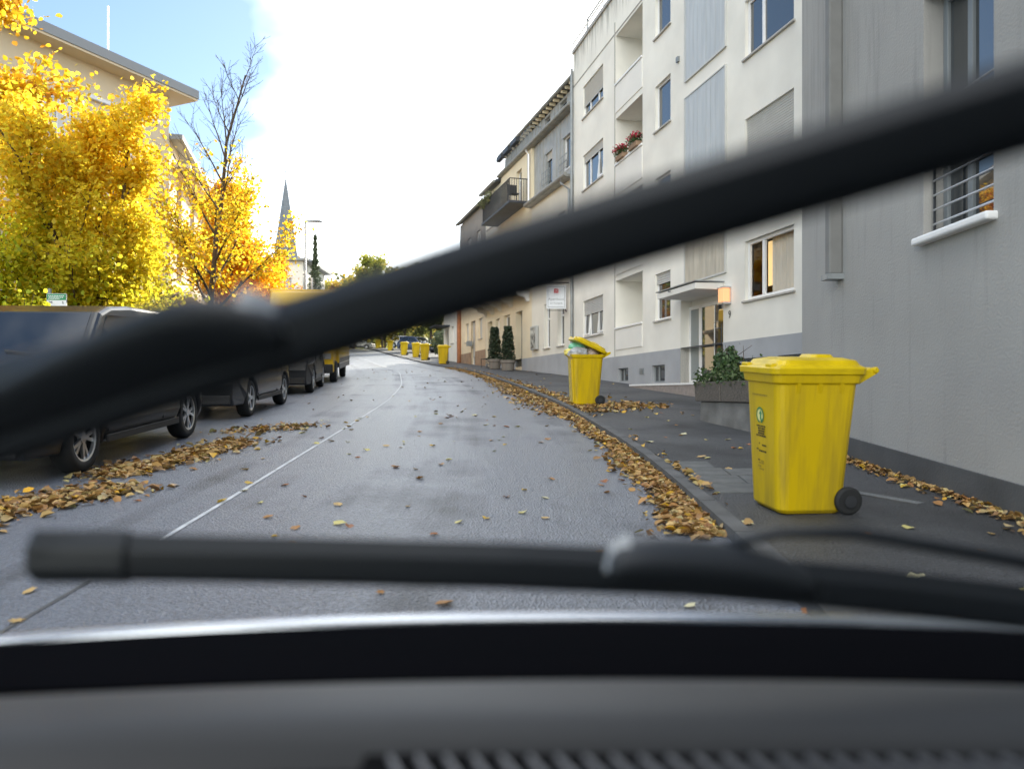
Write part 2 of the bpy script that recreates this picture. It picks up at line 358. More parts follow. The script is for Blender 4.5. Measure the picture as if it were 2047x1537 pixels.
def shell(m, x0, x1, z0, z1, back, y=0.0):
    """ends, rear and flat top behind a facade sheet"""
    m.quad((x0, y, z0), (x0, -back, z0), (x0, -back, z1), (x0, y, z1)); m.quad((x1, y, z0), (x1, -back, z0), (x1, -back, z1), (x1, y, z1))
    m.quad((x0, -back, z0), (x1, -back, z0), (x1, -back, z1), (x0, -back, z1)); m.quad((x0, y, z1), (x1, y, z1), (x1, -back, z1), (x0, -back, z1))
    return m
def raw(m, name, material, parent):            # no normal recalculation needed: sheets
    me = bpy.data.meshes.new(name); me.from_pydata(m.v, [], m.f); return link(name, me, material, parent)
def window(parent, x0, x1, z0, z1, depth=0.14, cols=(1,), shutter=0.0, sill=True, frame=FRAMEW, fw=0.06, glass=None, y=0.0, transom=None, sillmat=None, shutmat=None, tilt=(), blades=True):
    """frame with its own panes, sill and roller shutter, set back into the wall opening"""
    yb = y - depth + .005; yf = yb + .06
    m = MB(); m.box(x0, x0 + fw, yb, yf, z0, z1).box(x1 - fw, x1, yb, yf, z0, z1).box(x0 + fw, x1 - fw, yb, yf, z1 - fw, z1).box(x0 + fw, x1 - fw, yb, yf, z0, z0 + fw)
    tot = sum(cols); xx = x0 + fw; span = x1 - x0 - 2 * fw; edges = []
    for i, c in enumerate(cols):
        x2 = xx + span * c / tot; edges.append((xx, x2))
        if i < len(cols) - 1: m.box(x2 - fw * .55, x2 + fw * .55, yb, yf + .004, z0 + fw, z1 - fw)
        xx = x2
    if transom: m.box(x0 + fw, x1 - fw, yb, yf + .002, transom - fw * .5, transom + fw * .5)
    wo = m.build('window', frame, parent, bevel=.006, seg=1)
    for i, (a, b) in enumerate(edges):
        if i in tilt:       # a tilted-open sash: its own thin frame leaning inwards at the top
            s = MB(); s.box(a + .01, a + .05, -.02, .02, 0, z1 - z0 - .14).box(b - .05, b - .01, -.02, .02, 0, z1 - z0 - .14).box(a + .05, b - .05, -.02, .02, 0, .05).box(a + .05, b - .05, -.02, .02, z1 - z0 - .19, z1 - z0 - .14)
            s.build('sash', frame, wo, (0, yf + .05, z0 + fw), (R(5), 0, 0))
        g = MB(); g.quad((a, yb + .03, z0 + fw), (b, yb + .03, z0 + fw), (b, yb + .03, z1 - fw), (a, yb + .03, z1 - fw))
        raw(g, 'pane', glass or GLASS, wo)
    if sill:
        MB().box(x0 - .06, x1 + .06, y - depth + .06, y + .055, z0 - .045, z0 - .003).build('sill', sillmat or SILL, wo, bevel=.006)
    if shutter:
        zb = z1 - (z1 - z0) * shutter; s = MB(); n = max(2, int((z1 - zb) / .052)); h = (z1 - zb) / n
        for k in range(n):
            za = zb + k * h; s.add([(x0 + .012, yf + .012, za), (x1 - .012, yf + .012, za), (x1 - .012, yf + .03, za + h * .5), (x0 + .012, yf + .03, za + h * .5), (x1 - .012, yf + .014, za + h * .96), (x0 + .012, yf + .014, za + h * .96)], [(0, 1, 2, 3), (3, 2, 4, 5)])
        s.box(x0 + .012, x1 - .012, yf + .008, yf + .026, zb - .03, zb)
        raw(s, 'roller_shutter', shutmat or SHUT, wo)
    return wo

# ---- the white apartment house with number 9
WP, WD = (5.5, 14.6), (-.2245, .9745)
wh = facade('apartment_house', WP, WD, 'white rendered four storey apartment house with loggias, entrance canopy and number nine')
ROWS = [(3.29, 4.57), (5.9, 7.2), (8.5, 9.75), (11.07, 12.2)]
holes = []
for i, (a, b) in enumerate(ROWS):
    holes += [(11.1, 13.2, a, b), (5.86, 6.86, a, b), (.26, 2.08, a, b)]
LOG = [(3.33, 4.83), (5.88, 7.32), (8.47, 9.93), (11.0, 12.55)]
holes += [(7.75, 9.93, a, b, 1.35) for a, b in LOG]
holes += [(3.03, 5.25, 1.3, 3.66, .31)]
BW = [(8.83, 9.69, 1.66, 2.07), (6.19, 7.07, 1.6, 2.07), (1.28, 2.19, 1.55, 2.05), (.0, .81, 1.55, 2.05)]
m = wall_mesh(-6, 14.35, 2.45, 13.95, [h for h in holes if h[2] > 2.45 or h[3] > 2.45]); shell(m, -6, 14.35, 0, 13.95, 10.5)
raw(m, 'wall', WHITE, wh)
ph = [(*h, .16) for h in BW] + [(3.03, 5.25, .9, 2.46, .31)]
m = wall_mesh(-6, 14.35, .3, 2.452, ph, y=.012); m.quad((-6, 0, 2.452), (14.35, 0, 2.452), (14.35, .012, 2.452), (-6, .012, 2.452))
raw(m, 'plinth', PLINTH, wh)
for i, (a, b) in enumerate(ROWS):
    window(wh, 11.1, 13.2, a, b, cols=(.7, 1.1, .7), shutter=[.38, .3, .2, .62][i], tilt=[(0, 2), (), (0,), ()][i])
    window(wh, 5.86, 6.86, a, b, cols=(1,), shutter=[.2, .0, .0, .0][i])
CURTG = bpy.data.materials.new('clear_glass'); CURTG.use_nodes = True
n_ = CURTG.node_tree; n_.nodes.clear(); o_ = n_.nodes.new('ShaderNodeOutputMaterial'); a_ = n_.nodes.new('ShaderNodeBsdfTransparent'); b_ = n_.nodes.new('ShaderNodeBsdfGlossy'); b_.inputs['Roughness'].default_value = .01
x_ = n_.nodes.new('ShaderNodeMixShader'); f_ = n_.nodes.new('ShaderNodeFresnel'); f_.inputs[0].default_value = 1.22
n_.links.new(f_.outputs[0], x_.inputs[0]) if False else None; x_.inputs[0].default_value = .05; n_.links.new(a_.outputs[0], x_.inputs[1]); n_.links.new(b_.outputs[0], x_.inputs[2]); n_.links.new(x_.outputs[0], o_.inputs[0])
for i, (a, b) in enumerate(ROWS):
    wo = window(wh, .26, 2.08, a, b, cols=(1.3, .62), shutter=[0.0, .93, 0.0, 0.3][i], fw=.075, glass=CURTG if i == 0 else None)
    if i == 0:      # net curtain and a lit blind inside the raised ground-floor window
        c = MB(); N_ = 60
        for k in range(N_ + 1):
            xx = .34 + (1.4 - .34) * k / N_; yy = -.26 + .02 * math.sin(k * 1.1) + .008 * math.sin(k * 2.7); c.v += [(xx, yy, a + .02), (xx, yy, b)]
        c.f = [(2 * k, 2 * k + 2, 2 * k + 3, 2 * k + 1) for k in range(N_)]
        raw(c, 'curtain', mat('net_curtain', (.6, .56, .48), .9, var=.1, vscale=4, stretch=(8, 8, .6)), wo)
        raw(MB().quad((1.5, -.5, a + .32), (1.98, -.5, a + .32), (1.98, -.5, b), (1.5, -.5, b)), 'blind', emis('lit_blind', (.9, .62, .28), .35), wo)
        raw(MB().quad((.2, -.9, a - .2), (2.3, -.9, a - .2), (2.3, -.9, b + .1), (.2, -.9, b + .1)), 'room_wall', mat('room_wall', (.3, .27, .22), .9), wo)
# loggias: back wall with a glazed door, parapet panel with rail
for i, (a, b) in enumerate(LOG):
    lg = raw(MB().quad((7.75, -1.35, a), (9.93, -1.35, a), (9.93, -1.35, b), (7.75, -1.35, b)), 'loggia', WHITE2, wh)
    m = MB().box(8.15, 9.5, -1.349, -1.30, a, b - .22); m.build('balcony_door', FRAMEW, lg)
    for q in (0, 1): raw(MB().quad((8.22 + q * .66, -1.295, a), (8.76 + q * .66, -1.295, a), (8.76 + q * .66, -1.295, b - .3), (8.22 + q * .66, -1.295, b - .3)), 'pane', GLASS, lg)
    lo = ([2.47] + [q[1] for q in LOG])[i]
    MB().box(7.76, 9.92, -.03, .02, lo + .18, a - .05).build('parapet_panel', WHITE2, lg, bevel=.008)
    MB().box(7.75, 9.93, .0, .045, a - .03, a + .03).build('handrail', FRAMEW, lg, bevel=.008)
MB().box(9.95, 10.0, 0, .02, 2.46, 13.0).build('expansion_joint', mat('joint', (.4, .39, .36), .8), wh)
# stairwell cladding boards, one storey each
for z0, z1, mm in ((4.06, 6.1, CLADB), (6.56, 8.7, CLAD), (9.16, 11.3, CLAD), (11.76, 13.3, CLAD)):
    bp = MB().box(2.9, 4.92, .001, .012, z0, z1).build('cladding_panel', DARKGAP, wh)
    MB().box(2.86, 2.9, .001, .05, z0 - .03, z1 + .03).box(4.92, 4.96, .001, .05, z0 - .03, z1 + .03).box(2.9, 4.92, .001, .05, z0 - .04, z0).box(2.9, 4.92, .001, .05, z1, z1 + .03).build('panel_edge', SHUT, bp)
    nb = 9; bw = 2.02 / nb
    for k in range(nb): MB().box(2.9 + k * bw + .006, 2.9 + (k + 1) * bw - .006, .012, .034 + .004 * random.random(), z0 + .004, z1 - .004).build('board', mm, bp)
# roof edge
MB().box(-6, 14.35, .0, .06, 13.86, 13.99).build('parapet_coping', SILL, wh)
MB().box(-6, 14.35, .001, .012, 12.62, 12.66).build('parapet_groove', mat('groove', (.3, .29, .26), .9), wh)
MB().tube([(-6, .1, 14.12), (14.2, .1, 14.12)], .03, 6).build('roof_rail', FRAMEW, wh)
m = MB(); m.tube([(13.6, -.3, 13.95), (13.6, -.3, 14.85), (11.9, -.3, 14.85), (11.9, -.3, 13.95)], .035, 6); m.build('roof_frame', PIPE, wh)
MB().box(5.3, 5.42, .001, .06, 9.82, 9.95).build('alarm_box', FRAMEG, wh)
# entrance
cn = MB().add([(3.0, .0, 3.66), (5.1, .0, 3.66), (5.1, .71, 3.66), (3.0, .71, 3.66), (3.0, .0, 3.82), (5.1, .0, 3.82), (5.1, .71, 3.8), (3.0, .71, 3.8)], [(0,3,2,1),(4,5,6,7),(0,1,5,4),(1,2,6,5),(2,3,7,6),(3,0,4,7)]).build('canopy', WHITE2, wh, bevel=.008)
MB().box(2.97, 5.13, .002, .74, 3.825, 3.85).build('canopy_flashing', PIPE, cn); MB().tube([(4.3, .72, 3.76), (4.3, .78, 3.76)], .02, 6).build('spout', PIPE, cn)
raw(MB().quad((3.03, -.31, 1.3), (5.25, -.31, 1.3), (5.25, -.31, 3.66), (3.03, -.31, 3.66)), 'entrance_back', WHITE2, wh)
dr = MB(); dr.box(3.35, 3.43, -.305, -.23, 1.55, 3.5).box(4.57, 4.7, -.305, -.23, 1.55, 3.5).box(5.17, 5.25, -.305, -.23, 1.55, 3.5).box(3.43, 5.17, -.305, -.23, 3.42, 3.5).box(3.43, 5.17, -.305, -.23, 1.55, 1.63)
dr = dr.build('entrance_door', FRAMEW, wh, bevel=.005)
raw(MB().quad((3.43, -.25, 1.63), (4.57, -.25, 1.63), (4.57, -.25, 3.42), (3.43, -.25, 3.42)), 'pane', GLASS, dr)
raw(MB().quad((4.7, -.25, 1.63), (5.17, -.25, 1.63), (5.17, -.25, 3.42), (4.7, -.25, 3.42)), 'sidelight', mat('frosted_glass', (.25, .28, .28), .3), dr)
MB().tube([(3.75, -.16, 2.0), (3.75, -.16, 2.95)], .014, 8).tube([(3.75, -.25, 2.1), (3.75, -.16, 2.1)], .01, 6).tube([(3.75, -.25, 2.85), (3.75, -.16, 2.85)], .01, 6).build('handle', ALU, dr)
MB().box(2.9, 7.2, -.3, .62, .6, 1.535).build('landing', STEP, wh, bevel=.01); MB().box(2.9, 7.2, .56, .635, 1.5, 1.545).build('landing_edge', FRAMEW, wh)
wl = MB().box(2.66, 2.95, .0, .2, 3.3, 3.34).box(2.66, 2.95, .0, .2, 3.66, 3.69).box(2.66, 2.95, .0, .02, 3.34, 3.66).build('wall_lamp', ALU, wh)
MB().box(2.68, 2.93, .021, .19, 3.342, 3.658).build('lamp_shade', GLOW, wl, bevel=.02)
text('house_number', '9', .24, IRON, wh, (2.72, .012, 3.06), (R(90), 0, R(180)))
for (a, b, c, d) in BW: window(wh, a, b, c, d, depth=.15, cols=(1, .5), sill=False, fw=.035, frame=FRAMEG, y=.012)
vt = MB().box(7.62, 7.92, .012, .03, 1.86, 2.02).build('vent', FRAMEG, wh)
for k in range(4): MB().box(7.64, 7.9, .03, .036, 1.875 + k * .035, 1.89 + k * .035).build('vent_slat', PIPE, vt)
MB().tube([(14.28, .09, 13.3), (14.28, .09, 1.9)], .055, 10).build('downpipe', PIPE, wh)

# ---- the hotel: cream ground floors, zinc upper storeys, and the houses after it
AP, AD = (2.27, 28.6), (-.282, .959)
ho = facade('hotel_building', AP, AD, 'pale hotel with standing seam zinc upper storeys beside the white apartment house')
gf = [(1.0, 1.75), (2.62, 3.35), (6.41, 7.44), (8.41, 9.5), (10.28, 11.02), (11.67, 12.6)]
hl = [(.95, 1.7, 3.15, 4.95, .22), (2.6, 3.35, 3.15, 4.95, .22), (6.41, 7.44, 2.5, 5.05, .3), (8.41, 9.5, 3.1, 5.07, .22), (10.28, 11.0, 3.1, 5.05, .22), (11.67, 12.6, 2.75, 5.03, .3)]
up1 = [(.9, 1.7, 6.5, 8.3), (2.6, 3.4, 6.5, 8.3)]
m = wall_mesh(.02, 5.0, .5, 9.4, [h for h in hl if h[1] < 5] + up1, depth=.2); raw(m, 'wall', CREAMW, ho)
m = wall_mesh(5.0, 10.0, .5, 11.95, [h for h in hl if 5 < h[1] < 10] + [(6.5, 7.3, 9.95, 11.5), (8.6, 9.4, 9.95, 11.5), (6.5, 7.3, 6.6, 8.4), (8.6, 9.4, 6.6, 8.4)], y=.0, depth=.2)
m.quad((5.0, 0, 9.4), (5.0, -1.5, 9.4), (5.0, -1.5, 11.95), (5.0, 0, 11.95)); raw(m, 'wall', CREAM, ho)
m = wall_mesh(10.0, 13.0, .5, 9.5, [h for h in hl if 10 < h[1]], depth=.2); raw(m, 'wall', CREAM, ho)
shell(MB(), .02, 13.0, .5, 9.4, 10, y=-.4); raw(shell(MB(), .02, 13.0, .5, 11.9, 10, y=-1.2), 'rear_shell', CREAMW, ho)
m = wall_mesh(.02, 13.0, .3, 2.85, [(6.41, 7.44, 2.0, 2.86, .3), (11.67, 12.6, 2.3, 2.86, .3)], y=.02); raw(m, 'plinth', PLINTH, ho)
for h in hl:
    if h[2] < 2.8: raw(MB().quad((h[0], -h[4] + .02, h[2]), (h[1], -h[4] + .02, h[2]), (h[1], -h[4] + .02, h[3]), (h[0], -h[4] + .02, h[3])), 'door', mat('grey_door', (.2, .2, .21), .5, var=.1), ho)
    else: window(ho, *h[:4], depth=.22, cols=(1,), transom=4.35, frame=FRAMEW, fw=.08)
for h in up1: window(ho, *h, depth=.2, cols=(1, 1))
for h in [(6.5, 7.3, 9.95, 11.5), (8.6, 9.4, 9.95, 11.5), (6.5, 7.3, 6.6, 8.4), (8.6, 9.4, 6.6, 8.4)]: window(ho, *h, depth=.2, cols=(1,), transom=h[3] - .4)
def seam_wall(x0, x1, z0, z1, y, win, n):
    """standing seam: each tray is a piece, with a raised seam between"""
    base = raw(wall_mesh(x0, x1, z0, z1, [(*q, .18) for q in win], y=y), 'zinc_wall', ZINC, ho)
    bw = (x1 - x0) / n
    for k in range(n):
        a, b = x0 + k * bw + .02, x0 + (k + 1) * bw - .004
        cut = sorted([q for q in win if q[0] < b and q[1] > a], key=lambda q: q[2]); segs = [(z0, z1)]
        for q in cut: segs = [(z0, q[2]), (q[3], z1)]
        for s in segs:
            if s[1] - s[0] < .05: continue
            MB().box(a, b, y + .001, y + .012, s[0], s[1]).build('tray', ZINC, base)
        if not cut: MB().box(x0 + k * bw - .004, x0 + k * bw + .02, y + .001, y + .045, z0, z1).build('seam', ZINC, base)
    return base
w1 = [(.62, 1.4, 9.85, 11.2), (2.68, 3.5, 9.85, 11.2)]
zb = seam_wall(.02, 5.0, 9.45, 11.95, -.12, w1, 12)
for q in w1:
    wo = window(ho, *q, depth=.16, cols=(1,), y=-.12, sill=False, frame=FRAMEG if q[0] > 2 else FRAMEW, shutter=.2 if q[0] > 2 else 0, tilt=() if q[0] > 2 else (0,))
    m = MB()
    for zz in (9.9, 10.15, 10.4): m.tube([(q[0] - .08, .02, zz), (q[1] + .08, .02, zz)], .014, 5)
    for k in range(5): m.tube([(q[0] - .08 + k * (q[1] - q[0] + .16) / 4, .02, 9.9), (q[0] - .08 + k * (q[1] - q[0] + .16) / 4, .02, 10.4)], .01, 4)
    m.build('window_railing', FRAMEG, wo)
w2 = [(.35, 1.05, 12.15, 13.1), (2.0, 2.75, 12.15, 13.1), (4.0, 4.7, 12.15, 13.1)]
seam_wall(.02, 11.0, 12.02, 13.2, -.5, w2, 26)
for q in w2: window(ho, *q, depth=.16, cols=(1,), y=-.5, sill=False, frame=FRAMEG)
MB().box(-.0, 5.1, -.55, .28, 9.33, 9.45).build('lower_eave', ZINCD, ho, bevel=.02); MB().tube([(-.0, .3, 9.43), (5.1, .3, 9.43)], .075, 8).build('gutter', ZINCD, ho)
MB().box(-.0, 10.1, -.6, .12, 11.96, 12.06).build('upper_eave', ZINCD, ho, bevel=.02); MB().tube([(-.0, .14, 12.05), (10.1, .14, 12.05)], .07, 8).build('gutter', ZINCD, ho)
MB().box(-.0, 11.2, -6, -.22, 13.33, 13.42).build('top_roof', SLATE, ho); MB().tube([(-.0, -.2, 13.38), (11.2, -.2, 13.38)], .07, 8).build('gutter', ZINCD, ho)
for k in range(24): MB().box(.1 + k * .46, .18 + k * .46, -.5, -.25, 13.22, 13.33).build('rafter_end', CREAM, ho)
MB().tube([(5.2, .22, 11.9), (5.2, .08, 11.7), (5.2, .08, 9.5)], .05, 8).build('downpipe', ALU, ho)
MB().tube([(.5, .3, 9.38), (.5, .3, 9.2), (.12, .12, 8.9), (.12, .12, 5.6)], .05, 8).build('downpipe', PIPE, ho)
m = MB(); m.tube([(5.2, .02, 12.95), (10.1, .02, 12.95)], .02, 5).tube([(5.2, -.5, 12.95), (5.2, .02, 12.95)], .02, 5)
for k in range(36): m.tube([(5.2 + k * .14, .02, 12.06), (5.2 + k * .14, .02, 12.95)], .009, 4, cap=False)
m.build('terrace_railing', FRAMEG, ho)
for k, (uu, gcol) in enumerate([(6.6, 0), (7.9, 0), (9.1, 0)]): MB().box(uu, uu + .9, .05, .25, 12.72, 12.92).build('railing_planter', IRON, ho)
# first-floor balcony of the cream bay
bs = MB().box(5.6, 10.6, .0, .85, 9.66, 9.78).build('balcony_slab', SLATE, ho, bevel=.02)
m = MB()
for x in np.arange(5.65, 10.6, .11): m.tube([(x, .8, 9.78), (x, .8, 10.72)], .014, 4, cap=False)
for y in np.arange(.05, .8, .11): m.tube([(5.65, y, 9.78), (5.65, y, 10.72)], .014, 4, cap=False)
m.tube([(5.65, 0, 10.75), (5.65, .8, 10.75), (10.6, .8, 10.75)], .025, 6).build('railing', IRON, bs)
# scrolled brackets under the ground-floor cornice
for k, uu in enumerate((5.35, 7.9, 9.8, 11.3, 12.7)):
    pr = [(0, 0), (.0, -.5), (.12, -.52), (.22, -.34), (.5, -.26), (.6, -.12), (.85, -.1), (.85, 0)]
    m = MB().loft([[(uu, p[0], 5.85 + p[1]) for p in pr], [(uu + .16, p[0], 5.85 + p[1]) for p in pr]])
    m.build('bracket', CREAMW if k else FRAMEW, ho, bevel=.01)
MB().box(5.2, 13.0, .002, .95, 5.855, 6.0).build('balcony_cornice', PIPE, ho, bevel=.02)
cs = MB().box(4.0, 4.75, .02, .16, 3.15, 4.15).build('showcase', mat('showcase_frame', (.4, .41, .4), .4), ho, bevel=.015)
raw(MB().quad((4.06, .165, 3.21), (4.69, .165, 3.21), (4.69, .165, 4.09), (4.06, .165, 4.09)), 'pane', mat('notice', (.5, .5, .46), .15, var=.9, vscale=5), cs)
# hanging hotel sign
sg = empty('hotel_sign', (2.03, 28.95, 0), (0, 0, R(4)), 'square white hotel sign with red emblem hanging from an iron bracket', 'sign')
MB().tube([(.35, .1, 5.47), (-1.0, 0, 5.47)], .022, 6).build('bracket_arm', IRON, sg)
m = MB()
for k in range(9):
    for zc, s in ((5.42, 1), (4.42, -1)):
        a0 = -.68 + k * .075; m.tube([(a0 + .03 * math.cos(t), 0, zc + .028 * math.sin(t) * s) for t in np.linspace(0, 5.2, 9)], .007, 4, cap=False)
m.build('scrollwork', IRON, sg)
MB().box(-.74, .0, -.025, .025, 4.47, 5.36).build('board', SIGNW, sg, bevel=.006)
m = MB()
for a, b, c, d in ((-.69, -.05, 5.29, 5.305), (-.69, -.05, 4.525, 4.54), (-.69, -.675, 4.54, 5.29), (-.065, -.05, 4.54, 5.29)): m.box(a, b, -.0295, -.0255, c, d)
m.build('border', FRAMEG, sg)
lgm = MB().box(-.46, -.29, -.0295, -.0255, 5.06, 5.23).build('emblem', VANRED, sg)
m = MB()
for a, b in (((-.45, 5.07), (-.3, 5.22)), ((-.4, 5.07), (-.36, 5.16)), ((-.36, 5.16), (-.31, 5.07)), ((-.45, 5.15), (-.38, 5.2))): m.tube([(a[0], -.031, a[1]), (b[0], -.031, b[1])], .006, 4)
m.build('emblem_strokes', SIGNW, lgm)
text('lettering', 'Aparthotel', .135, FRAMEG, sg, (-.372, -.027, 4.83), (R(90), 0, 0)); text('lettering', 'am Kurpark', .1, FRAMEG, sg, (-.372, -.027, 4.68), (R(90), 0, 0)); text('lettering', '* * *', .09, FRAMEG, sg, (-.372, -.027, 4.985), (R(90), 0, 0))
MB().tube([(-.03, 0, 4.45), (.02, 0, 4.36)], .03, 6).build('spotlight', IRON, sg)

def terraced(name, label, u0, u1, ztop, lower, upper, split, wins, uppers, back=9, roof=SLATE, plinth=None, pz=3.6, eave=.2):
    o = facade(name, AP, AD, label)
    m = wall_mesh(u0, u1, .5, split, [(*q[:4], .18) for q in wins]); raw(m, 'wall', lower, o)
    m = wall_mesh(u0, u1, split, ztop, [(*q, .15) for q in uppers], y=.001); shell(m, u0, u1, .5, ztop, back, y=.0); raw(m, 'upper_wall', upper, o)
    for q in wins: window(o, *q[:4], depth=.18, cols=(1,), shutter=q[4], frame=q[5] if len(q) > 5 else FRAMEW, sill=q[2] > pz)
    for q in uppers: window(o, *q, depth=.15, cols=(1, 1))
    rf = MB().add([(u0 - .05, eave, ztop), (u1 + .05, eave, ztop), (u1 + .05, -back * .5, ztop + 2.2), (u0 - .05, -back * .5, ztop + 2.2), (u1 + .05, -back, ztop), (u0 - .05, -back, ztop),
                   (u0 - .05, eave, ztop + .12), (u1 + .05, eave, ztop + .12), (u1 + .05, -back * .5, ztop + 2.32), (u0 - .05, -back * .5, ztop + 2.32), (u1 + .05, -back, ztop + .12), (u0 - .05, -back, ztop + .12)],
                  [(0, 1, 2, 3), (3, 2, 4, 5), (6, 7, 8, 9), (9, 8, 10, 11), (0, 1, 7, 6), (0, 3, 9, 6), (1, 2, 8, 7)]).build('roof', roof, o)
    MB().tube([(u0, eave + .05, ztop + .06), (u1, eave + .05, ztop + .06)], .07, 8).build('gutter', ZINCD, rf)
    if plinth: raw(wall_mesh(u0, u1, .3, pz, [(*q[:4], .18) for q in wins if q[2] < pz], y=.02), 'plinth', plinth, o)
    return o
yh = terraced('terraced_house', 'cream yellow house with brown stone plinth and slatted shutters', 13.02, 19.3, 11.5, YELLOWH, TAUPE, 6.6,
         [(13.8, 14.6, 4.3, 5.42, .95), (15.37, 16.3, 2.9, 5.4, .8), (17.03, 17.82, 4.3, 5.4, .95)], [(14.2, 15.1, 8.9, 10.3), (16.4, 17.3, 8.9, 10.3)], plinth=BROWNP, pz=3.65)
MB().tube([(19.15, .1, 6.5), (19.15, .1, 2.9)], .14, 10).build('downpipe', COPPER, yh)
MB().box(16.0, 16.35, .02, .3, 4.0, 4.28).build('post_box', PIPE, yh)
w3 = terraced('terraced_house', 'whitish low house past the copper downpipe with a little porch roof', 19.32, 24.4, 6.9, CREAMW, CREAMW, 6.4,
         [(19.7, 20.3, 4.5, 5.6, 0), (21.2, 21.9, 4.5, 5.6, 0), (22.8, 23.7, 3.1, 5.5, 0, FRAMEG)], [], roof=COPPER, plinth=None)
MB().box(22.4, 24.2, .0, 1.0, 5.65, 5.75).build('porch_roof', SLATE, w3)
dk = facade('slate_house', AP, AD, 'dark slate clad house end rising behind the low whitish house')
raw(shell(wall_mesh(19.5, 24.2, 6, 11.2, [], y=-2), 19.5, 24.2, 6, 11.2, 9, y=-2), 'wall', SLATE, dk); MB().box(19.3, 24.4, -9.2, -1.9, 11.2, 11.3).build('roof', SLATE, dk)
wc = terraced('terraced_house', 'narrow glazed roof storey house rising behind the balcony planting', 10.02, 13.0, 11.75, CREAM, CREAMW, 9.5, [], [(10.3, 11.0, 9.9, 11.4), (11.15, 11.85, 9.9, 11.4), (12.0, 12.7, 9.9, 11.4)], eave=.3)
for o in wc.children:
    if o.name.startswith('wall'): o.location.y -= .5

# ---- the grey rendered house close by
gb = empty('grey_house', (3.6, 9.55, 0), (0, 0, R(-90)), 'grey rendered house wall with barred window behind the front yellow bin', 'building')
# local: x runs towards the camera, y points away from the street after this turn, so use y<0 for the street side
def gl(m, name, material): return raw(m, name, material, gb)
def gwall(x0, x1, z0, z1, holes, y=0.0):
    mm = wall_mesh(x0, x1, z0, z1, holes, y=-y); mm.v = [(a, -b, c) for a, b, c in mm.v]; return mm
gh = [(2.82, 3.8, 2.66, 4.75, .24), (4.45, 5.4, 2.9, 4.75, .24)]
m = gwall(0, 22, .4, 11.5, gh); m.quad((0, 0, .4), (0, 9, .4), (0, 9, 11.5), (0, 0, 11.5)); m.quad((0, 0, 11.5), (22, 0, 11.5), (22, 9, 11.5), (0, 9, 11.5)); m.quad((22, 0, -2), (22, 9, -2), (22, 9, 11.5), (22, 0, 11.5))
m.quad((6, 0, -2), (22, 0, -2), (22, 0, .4), (6, 0, .4)); m.quad((0, 9, .0), (22, 9, .0), (22, 9, 11.5), (0, 9, 11.5))
gl(m, 'wall', GREY)
mm = MB(); mm.add([(0, -.025, zr(9.55) - .2), (22, -.025, zr(-12.45) - .2), (22, -.025, zr(-12.45) + .3), (0, -.025, zr(9.55) + .3), (0, .0, zr(9.55) + .3), (22, .0, zr(-12.45) + .3), (0, .3, zr(9.55) - .2), (0, .3, zr(9.55) + .3)], [(0, 1, 2, 3), (3, 2, 5, 4), (0, 3, 7, 6)])
gl(mm, 'plinth', GREYD)
for h in gh:
    a, b, c, d = h[:4]; fr = MB()
    for q in ((a, a + .07, c, d), (b - .07, b, c, d), (a + .07, b - .07, d - .07, d), (a + .07, b - .07, c, c + .07), (a + .36, a + .43, c + .07, d - .07)): fr.box(q[0], q[1], .17, .235, q[2], q[3])
    wo = fr.build('window', FRAMEG, gb, bevel=.008)
    for p0, p1 in ((a + .07, a + .36), (a + .43, b - .07)): raw(MB().quad((p0, .2, c + .07), (p1, .2, c + .07), (p1, .2, d - .07), (p0, .2, d - .07)), 'pane', GLASS, wo)
    MB().box(a - .05, b + .05, -.09, .16, c - .07, c - .003).build('sill', FRAMEW, wo, bevel=.02, seg=3)
    for k in range(9): MB().tube([(a + .05, .06, c + .1 + k * .125), (b - .02, .06, c + .1 + k * .125)], .009, 6).build('bar', ALU, wo)
    for xx in (a + .05, b - .02): MB().tube([(xx, .07, c + .03), (xx, .07, c + 1.2)], .012, 6).build('bar_post', IRON, wo)
dp = MB().box(1.06, 1.18, -.15, .0, 2.6, 11.6).build('downpipe', PIPEG, gb, bevel=.02, seg=3)
MB().box(1.03, 1.21, -.18, .002, 2.54, 2.6).build('pipe_shoe', PIPE, dp)

# ------------------------------------------------------------------ leaves, trees
def leaf_obj(name, P, size, nrm, cols, material, parent=None, wide=1.0, curl=0.12):
    N = len(P); nrm = nrm / np.linalg.norm(nrm, axis=1, keepdims=True)
    a = rng.normal(size=(N, 3)); a -= (a * nrm).sum(1, keepdims=True) * nrm; a /= np.linalg.norm(a, axis=1, keepdims=True); b = np.cross(nrm, a)
    sh = np.array([(-.5, 0, 0), (-.2, .36, .5), (.18, .3, .55), (.5, 0, -.2), (.18, -.3, .55), (-.2, -.36, .5)]); c = curl * rng.uniform(.2, 2.0, N)
    V = np.zeros((N, 6, 3))
    for i, (p, q, r) in enumerate(sh):
        V[:, i] = P + size[:, None] * (a * p + b * q * wide + nrm * (r * c)[:, None])
    me = bpy.data.meshes.new(name); me.vertices.add(6 * N); me.vertices.foreach_set('co', V.ravel())
    idx = (np.arange(N)[:, None] * 6 + np.array([0, 1, 2, 3, 0, 3, 4, 5])).ravel().astype(np.int32)
    me.loops.add(8 * N); me.loops.foreach_set('vertex_index', idx); me.polygons.add(2 * N)
    me.polygons.foreach_set('loop_start', np.arange(0, 8 * N, 4, dtype=np.int32)); me.update(calc_edges=True)
    at = me.color_attributes.new('col', 'FLOAT_COLOR', 'POINT'); c4 = np.ones((N, 6, 4), dtype=np.float32); c4[:, :, :3] = cols[:, None, :]; at.data.foreach_set('color', c4.ravel())
    return link(name, me, material, parent)
